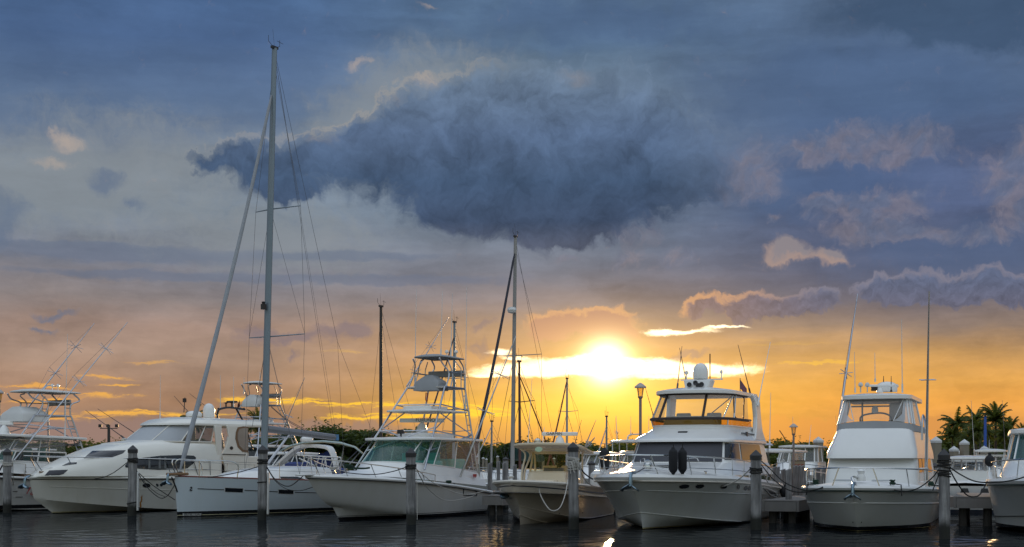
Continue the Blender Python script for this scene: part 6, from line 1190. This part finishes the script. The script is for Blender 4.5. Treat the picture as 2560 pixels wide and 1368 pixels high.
# ---------------------------------------------------------------- boats moored farther in
FARG = 'boats moored farther in'
def far_boat(label, px, d, phi, L=8.5, hb=1.4, fb=1.1, cab=None, tops=(), name='motor_boat', whips=(), hull=None, ax=.5, rail=True):
    """a moored boat whose middle is seen at px; cab = (x0, x1, half width, sill z, head z, pane); tops = hardtops (x0, x1, hw, z, legs)"""
    q = at(px, HY, d); ph = math.radians(phi); b = Boat(name, label, 'boat', (q.x - math.sin(ph) * L * ax, q.y - math.cos(ph) * L * ax), phi, FARG)
    h = Hull(b, L, .9, hb, fb * 1.15, fb * .85, tm=.5, ps=2.1, zc0=.4); h.build(hull or MATS.get('hull_far') or hullmat('hull_far', (.62, .62, .60), [(-3, .15, (.02, .03, .05))], .3), NT_=18, NV=5); h.deck(DECK, 0, 1, .15, NT_=12)
    if rail: h.rail(.5, .6, .1, 4, .02)
    if cab:
        x0, x1, hw, z0, z1, gm = cab; sill = ringpts(x0, x1, hw, .8, z0, 2.6, 8); head = ringpts(x0 + .7, x1 - .1, hw * .9, .6, z1, 2.6, 8)
        House(b, [ringpts(max(.3, x0 - 1.6), x1, hw * 1.05, 2.0, fb * .9, 2.4, 8), sill]).build('cabin', GEL, roof=False); glazed(b, sill, head, [(0.5, 5, gm), (5, 11, gm), (11, 15.5, gm)], [1.5, 3.5, 5, 7, 9, 11, 12.5, 14.5], .035, GEL); slab(b, 'hardtop', GEL, ringpts(x0 + .45, x1 + .4, hw, .7, z1, 2.8, 8), .1, .08)
    for (x0, x1, hw, z, zl) in tops:
        for sd in (-1, 1):
            for x, e in ((x0 + .3, .2), (x1 - .2, -.1), ((x0 + x1) / 2, .1)): MB().tube([(x - e, sd * hw * .8, zl), (x, sd * hw * .85, z)], .03, 6).build('top_post', ALUW, b.o)
        slab(b, 'hardtop', GEL, ringpts(x0, x1, hw, .5, z, 3, 8), .1, .08)
    for (wx, y0, y1, wy, lean) in whips: whip(b, b.L(wx, y0, wy), b.L(wx + lean, y1, wy), .02, ALUW)
    return b, h
# blue covered boat with a white arch behind the sloop
b, h = far_boat('boat with white radar arch, pale bimini and blue covers behind the tall mast', 800, 67, 30, 9.5, 1.6, 1.1, None, whips=((1, 0, 0, 0, 0),)[:0])
P = [b.X(x, y, 4.0) for x, y in ((683, 1180), (708, 1155), (735, 1132), (752, 1122), (775, 1119), (815, 1122), (829, 1132), (838, 1160), (841, 1176))]
m = MB(); m.loft([[p + Vector((dx, 0, dz)) for dx, dz in ((-.2, 0), (-.2, .16), (.25, .16), (.25, 0))] for p in smooth(P, 3)], closed=True, caps=(1, 1)); m.build('radar_arch', GEL, b.o, bevel=.03)
top = [[b.X(x, y, xx) for x, y in smooth2] for xx, smooth2 in ((5.2, [(700, 1128), (725, 1116), (760, 1107), (805, 1104), (850, 1108), (885, 1118), (905, 1134)]), (6.4, [(702, 1126), (728, 1113), (765, 1104), (808, 1102), (852, 1106), (888, 1117), (908, 1134)]), (7.6, [(706, 1130), (732, 1116), (768, 1108), (810, 1106), (852, 1110), (890, 1120), (910, 1138)]))]
m = MB(); m.loft(top); m.build('bimini', pm('aqua_canvas', (.36, .44, .42), .8, var=.12), b.o, solid=.05)
for x, y, x2 in ((708, 1124, 730), (900, 1130, 860), (760, 1106, 760), (860, 1110, 850)): MB().tube([b.X(x, y, 6.4), b.X(x2, 1178, 6.0)], .025).build('bimini_pole', ALU, b.o)
dome(b, b.L(767, 1105, 0), .32, .28, 'radar_dome')
for i, (x0, x1, y0, y1, xx) in enumerate([(722, 765, 1154, 1180, 3.2), (765, 800, 1150, 1180, 5.4), (800, 828, 1128, 1176, 6.2), (702, 722, 1166, 1180, 2.6)]):
    a, c = b.X(x0, y1, xx), b.X(x1, y0, xx); m = MB(); R = random.Random(i); m.loft([[Vector((xx + .35 * math.cos(w), lerp(a.y, c.y, k), a.z + (c.z - a.z) * (.45 + .5 * math.sin(w)) * R.uniform(.9, 1.08))) for w in [6.283 * j / 10 for j in range(10)]] for k in (0, .15, .4, .7, .9, 1)], closed=True, caps=(1, 1)); m.build('blue_cover', CANB, b.o)
m = MB()
for i in range(6):
    x = 746 + i * 18; m.tube([b.X(x, 1178, 2.2), b.X(x + (9 if i % 2 else -6), 1138 + i, 2.2)], .03, 5); m.tube([b.X(x + 4, 1178, 2.2), b.X(x + 16, 1140 + i, 2.2)], .025, 5)
m.tube([b.X(744, 1138, 2.2), b.X(852, 1144, 2.2)], .035, 6); m.tube([b.X(748, 1146, 2.2), b.X(795, 1168, 2.2)], .03, 6); m.build('boarding_frame', ALUW, b.o)
# distant tower boat behind the cream cruiser
b, h = far_boat('distant white tower boat with teal trim seen behind the cream cruiser roof', 634, 82, 30, 9.5, 1.7, 1.4, (3.0, 7.6, 1.45, 2.1, 3.0, GREY_GLASS), ax=.5)
tower(b, (3.3, 1.5, 2.2), (8.0, 1.4, 2.0), (4.5, 6.3, .78, 5.55), (4.4, 6.5, .78, 6.85), (3.9, 6.6, 1.1, 4.4), .042, cover=CANW); MB().box((5, -1.45, 1.75), (5.5, .06, .3)).build('teal_trim', pm('teal_vinyl', (.05, .38, .34)), b.o)
outrigger(b, (5, -1.5, 3.0), b.L(762, 944, -3.4), .04, .3, (.45,)); whip(b, b.L(667, 1006, -1), b.L(727, 1001, -1), .015)
for px, y0, y1 in ((610, 985, 943), (650, 960, 930)): whip(b, b.L(px, y0, 0), b.L(px, y1, 0), .025)
m = MB(); m.add([b.L(*p, .9) for p in ((599, 1000), (594, 1012), (593, 1022), (600, 1016))], [(0, 1, 2, 3)]); m.build('pennant', pm('dark_flag', (.08, .02, .02), .8), b.o)
b, h = far_boat('boat with black tube top frame behind the cream cruiser domes', 575, 74, 30, 8, 1.3, 1.0, (2.8, 4.6, .8, 1.5, 2.2, GREY_GLASS), whips=((551, 1020, 938, .3, 0), (584, 1020, 942, -.3, 0)))
m = MB()
for y in (-.9, .9): m.tube(smooth([b.L(544, 1050, y), b.L(545, 1028, y), b.L(553, 1022, y), b.L(575, 1019, y), b.L(612, 1024, y)], 4), .06, 6)
for x in (546, 575, 610): m.tube([b.L(x, 1022 if x != 575 else 1019, -.9), b.L(x, 1022 if x != 575 else 1019, .9)], .06, 5)
m.build('top_frame', BLKP, b.o); MB().tube([b.L(590, 1021, -.9), b.L(612, 1060, -.9), b.L(632, 1125, -.9)], .05).build('top_post', BLKP, b.o); MB().tube([b.L(546, 1045, .9), b.L(560, 1125, .9)], .05).build('top_post', BLKP, b.o); m = MB(); m.lathe([(.05, 0), (.05, .3), (.32, .34), (.30, .42), (0, .44)], b.L(580, 1022, 0), 12); m.lathe([(.04, 0), (.04, .25), (.14, .3), (0, .34)], b.L(565, 1021, .4), 8); m.build('antenna_disc', BLKP, b.o)
# between the yachts
b, h = far_boat('white open boat with slim T-top and tube rack left of the flybridge yacht', 1590, 80, 24, 8.5, 1.4, 1.2, (2.6, 4.4, .75, 1.9, 2.6, CLEAR), ((2.6, 5.6, 1.15, 3.25, 1.2),), whips=((1577, 1088, 1042, 0, 0), (1622, 1090, 1040, 0, 0)))
m = MB()
for y in (-.7, .7): m.tube(smooth([b.L(1568, 1102, y), b.L(1571, 1090, y), b.L(1585, 1086, y), b.L(1622, 1086, y)], 4), .04)
m.build('tube_rack', ALUW, b.o); outrigger(b, (3.5, .9, 3.2), b.L(1540, 1040, 2), .03, .2, (.4,))
far_boat('white fishing boat with clear enclosed bridge left of the white fronted boat', 2003, 84, 21, 9.5, 1.6, 1.3, (2.8, 6.6, 1.25, 2.1, 3.0, CLEAR), name='motor_boat', whips=((1982, 1118, 1042, 0, 0), (2022, 1118, 1062, .6, 6), (2097, 1120, 1040, .8, -8)))
b, h = far_boat('small hardtop boat with clear side curtains right of the flybridge yacht', 1926, 60, 21, 8, 1.35, 1.1, None, ((2.6, 6.4, 1.25, 2.5, 1.1),), whips=((1924, 1120, 982, .2, 3),))
m = MB()
for sd in (-1, 1): m.loft([[Vector((2.9, sd * 1.15, 1.2)), Vector((3.1, sd * 1.1, 2.5))], [Vector((6.3, sd * 1.15, 1.2)), Vector((6.2, sd * 1.1, 2.5))]])
m.build('clear_curtain', CLEAR, b.o)
far_boat('open white boat with low rails behind the cream bow', 1238, 73, 24, 8, 1.4, .95, None, (), whips=((1196, 1160, 1060, 1, 0),))
far_boat('white boat with small T-top and blue seat cover right of the rope wound piling', 1500, 74, 22, 8, 1.4, 1.15, (2.6, 4.6, .9, 1.9, 2.5, CLEAR), (), whips=((1690, 1100, 1000, 0, 0),)[:0])
b, h = far_boat('white hulled open boat lying beyond the right finger dock with black outboards', 2420, 59, 200, 8.5, 1.45, 1.3, (2.6, 4.4, .8, 1.7, 2.2, CLEAR), ())
for y in (-.75, 0, .75):
    m = MB(); m.loft([ringpts(8.6, 9.3, .2, .25, .95, 3, 6), ringpts(8.6, 9.3, .24, .25, 1.25, 3, 6), ringpts(8.7, 9.25, .18, .25, 1.62, 3, 6)][::1] if False else [[p + Vector((0, y, 0)) for p in r] for r in (ringpts(8.6, 9.2, .15, .2, .55, 3, 6), ringpts(8.6, 9.2, .18, .2, .80, 3, 6), ringpts(8.7, 9.15, .12, .2, 1.02, 3, 6))], closed=True, caps=(1, 1)); m.box((8.85, y, .15), (.3, .12, .85)); m.build('outboard', BLACK, b.o)
far_boat('white cruiser with long deck under the palms', 2430, 70, 22, 9.5, 1.5, 1.2, (3.0, 6.0, 1.1, 1.65, 2.1, GREY_GLASS), whips=((2436, 1140, 1002, .3, -8), (2514, 1145, 1001, -.8, -8)))
b, h = far_boat('open boat with white T-top and raised black outboards under the palms', 2478, 76, 22, 8.5, 1.45, 1.2, (2.4, 4.2, .8, 1.8, 2.4, CLEAR), ((2.6, 5.0, .85, 2.66, 1.2),), whips=((2473, 1124, 1100, 0, 0),))
far_boat('small white boat at the far left behind the leftmost piling', 60, 92, 32, 8.5, 1.4, 1.2, (2.6, 5.6, 1.2, 2.0, 2.9, GREY_GLASS), whips=((167, 1100, 1060, 0, 0),)[:0])
b, h = far_boat('white motor boat with blue canvas behind the sailboat coachroof', 706, 74, 30, 8.5, 1.5, 1.2, (2.8, 5.6, 1.2, 1.9, 2.5, GREY_GLASS)); m = MB(); m.loft([ringpts(5.4, 8.2, 1.3, .5, 1.2, 3, 8), ringpts(5.4, 8.2, 1.25, .5, 1.7, 3, 8), ringpts(5.7, 8, .6, .5, 2.05, 3, 8)], caps=(0, 1)); m.build('blue_cover', CANB, b.o)
# ---------------------------------------------------------------- mooring lines
def line(label, pts, r=.017, mat=None):
    P = smooth([at(*p) for p in pts], 7); c = P[0]; m = MB(); m.tube([p - c for p in P], r, 5); o = m.build('mooring_line', mat or ROPEK); o.location = c; tag(o, label, 'rope', 'mooring lines between pilings and bows'); return o
p330, p655, p1028, p1435, p1890, p2362, p18 = (PILES[k] for k in (330, 655, 1028, 1435, 1890, 2362, 18))
line('dark line from the white stripped piling to the cream cruiser foredeck', [(324, 1152, p330), (280, 1184, 53.5), (240, 1197, 55), (186, 1198, 57)])
line('dark line sagging deepest from the white stripped piling toward the plumb bow', [(340, 1174, p330), (365, 1215, 52), (398, 1244, 51.5), (418, 1240, 51.3), (436, 1214, 51.1)])
line('dark line running straight down right from the white stripped piling past the plumb bow', [(342, 1178, p330), (380, 1212, 53), (437, 1250, 54)])
line('thin line sagging in the middle from the white stripped piling to the plumb bow', [(338, 1176, p330), (362, 1206, 53), (390, 1232, 53.5), (412, 1242, 54)], .011)
line('pale line hanging slack by the leftmost piling', [(32, 1156, p18), (33, 1200, 57), (38, 1232, 58), (47, 1232, 59), (52, 1218, 60)], .016, ROPEW)
line('dark line from the leftmost piling off to the left edge', [(14, 1150, p18), (6, 1164, p18), (-8, 1190, p18 + 1)], .03)
line('dark line from the piling under the mast back to the sailboat bow', [(648, 1166, p655), (600, 1180, 49.5), (560, 1188, 50.2), (520, 1194, 51)])
line('upper dark line sagging from the piling under the mast to the flared bow', [(666, 1166, p655), (684, 1194, 48.2), (705, 1212, 47.6), (728, 1214, 47), (758, 1190, 46.3)])
line('lower dark line sagging from the piling under the mast to the flared bow', [(667, 1170, p655), (690, 1204, 48.4), (720, 1224, 48), (755, 1226, 47.6), (788, 1216, 47.2)], .013)
line('dark line curving from the capped piling left onto the flared bow deck', [(1020, 1166, p1028), (985, 1178, 45.5), (940, 1186, 46.5), (895, 1185, 47.2), (850, 1180, 47.5)])
line('pale line hanging deepest from the capped piling to the stern quarter', [(1040, 1172, p1028), (1065, 1215, 46.5), (1100, 1246, 47.8), (1130, 1252, 49), (1165, 1246, 50), (1185, 1240, 50.5)], .016, ROPEW)
line('pale line running shallow from the capped piling to the stern quarter', [(1041, 1173, p1028), (1085, 1208, 46.5), (1140, 1232, 49), (1175, 1236, 50), (1216, 1226, 51)], .013, ROPEW)
line('pale line dropping straight down beside the capped piling', [(1041, 1172, p1028 - .1), (1043, 1230, p1028 - .1), (1043, 1300, p1028 - .1)], .01, ROPEW)
line('pale line drooping in a deep loop over the cream hull', [(1328, 1202, 45.6), (1343, 1206, 44.8), (1352, 1240, 44.3), (1372, 1272, 44.0), (1388, 1277, 44), (1402, 1266, 44.2), (1413, 1236, 44.8), (1420, 1200, 45.6)], .019, ROPEW)
line('pale line from the rope wound piling down to the cream gunwale', [(1446, 1164, p1435), (1460, 1196, 43.5), (1478, 1213, 45), (1496, 1218, 47)], .016, ROPEW)
line('dark lines from the rope wound piling toward the yacht bow', [(1446, 1160, p1435), (1458, 1180, 41.8), (1472, 1192, 41.4), (1482, 1198, 41)], .024)
line('pale line drooping across the flybridge yacht gunwale to the right piling', [(1690, 1188, 42.5), (1720, 1192, 42.6), (1755, 1208, 42.8), (1785, 1217, 42.5), (1815, 1214, 42.2), (1850, 1196, 41.7), (1882, 1166, p1890)], .019, ROPEW)
line('upper dark line sagging from the yacht side piling to the white fronted boat', [(1900, 1150, p1890), (1925, 1172, 41), (1960, 1205, 40.6), (2005, 1224, 40.2), (2040, 1224, 40.0), (2066, 1216, 40)], .018)
line('lower dark line sagging from the yacht side piling to the white fronted boat', [(1902, 1160, p1890), (1930, 1195, 41), (1965, 1222, 40.8), (2000, 1231, 40.5), (2035, 1226, 40.2), (2062, 1216, 40)], .018)
line('pale line from the yacht side piling down to its stern cleat', [(1900, 1156, p1890), (1908, 1185, 43), (1920, 1206, 45.5), (1930, 1214, 48)], .014, ROPEW)
line('dark line from the nearest piling sweeping left onto the white fronted bow', [(2354, 1165, p2362), (2330, 1195, 37.2), (2300, 1218, 38.4), (2270, 1228, 39), (2240, 1226, 39.4), (2208, 1216, 39.8)], .018)
line('dark line from the nearest piling straight down left to the bow rail', [(2353, 1166, p2362), (2342, 1200, 38), (2332, 1226, 40.5)], .016)
line('upper dark line from the nearest piling to the rightmost bow', [(2372, 1166, p2362), (2400, 1186, 36.3), (2440, 1204, 36.6), (2490, 1206, 36.8), (2535, 1200, 36.8), (2575, 1188, 36.8)], .02)
line('lower dark line looping from the nearest piling to the rightmost bow', [(2372, 1170, p2362), (2392, 1206, 37), (2415, 1236, 38), (2435, 1242, 38.5), (2452, 1234, 39), (2468, 1204, 39.5)], .02)
# ---------------------------------------------------------------- fenders
def fender(p, r, h_, label, ball=False, tilt=0, strap=True):
    o = empty('fender', p); tag(o, label, 'fender', 'black fenders'); o.rotation_euler = (0, tilt, 0)
    if ball: m = MB().lathe([(.001, -h_ / 2)] + [(r * math.cos(a), h_ / 2 * math.sin(a)) for a in [-1.3 + .26 * i for i in range(11)]] + [(.05, h_ / 2), (.05, h_ / 2 + .06), (0, h_ / 2 + .06)], (0, 0, 0), 16)
    else: m = MB().lathe([(.04, -h_ / 2), (.06, -h_ / 2 + .04), (r * .8, -h_ / 2 + .10), (r, -h_ / 2 + .16), (r * 1.0, h_ / 2 - .12), (r * .84, h_ / 2 - .06), (r * .5, h_ / 2 - .02), (.05, h_ / 2 + .03), (0, h_ / 2 + .03)], (0, 0, 0), 16)
    m.build('body', pm('fender_cover', (.014, .015, .018), .85, var=.25, vscale=6, bump=.3, bscale=30), o)
    if strap: MB().tube([(0, 0, h_ / 2), (.01, 0, h_ / 2 + .16)], .014, 5).build('lanyard', ROPEK, o)
def on_rail(b, h, px, py, sd, inset, dz=0):
    best = min(((abs(b.pix(h.sheer(t / 200, sd))[0] - px), t / 200) for t in range(4, 120))); s_ = h.sheer(best[1], sd); s_.y -= sd * inset; d = b.w(s_).y; return at(px, py, d)
fender(on_rail(YACHT, YH, 1683, 1154, -1, .05), .135, .78, 'left one of the black fender pair on the yacht bow rail'); fender(on_rail(YACHT, YH, 1706, 1154, -1, .05), .135, .76, 'right one of the black fender pair on the yacht bow rail')
fender(on_rail(YACHT, YH, 1511, 1151, 1, .1), .17, .76, 'thick black fender on the far left of the yacht bow rail')
q = YH.surf(-1); uv = q.find(1950, 1226); fender(YACHT.w(q.fn(*uv) + q.nrm(*uv) * .2), .20, .44, 'round black fender on the yacht side by the dock', True)
fender(at(2474, 1152, 41.5), .15, .36, 'round black fender hung at the rightmost bow rail', True, strap=False)
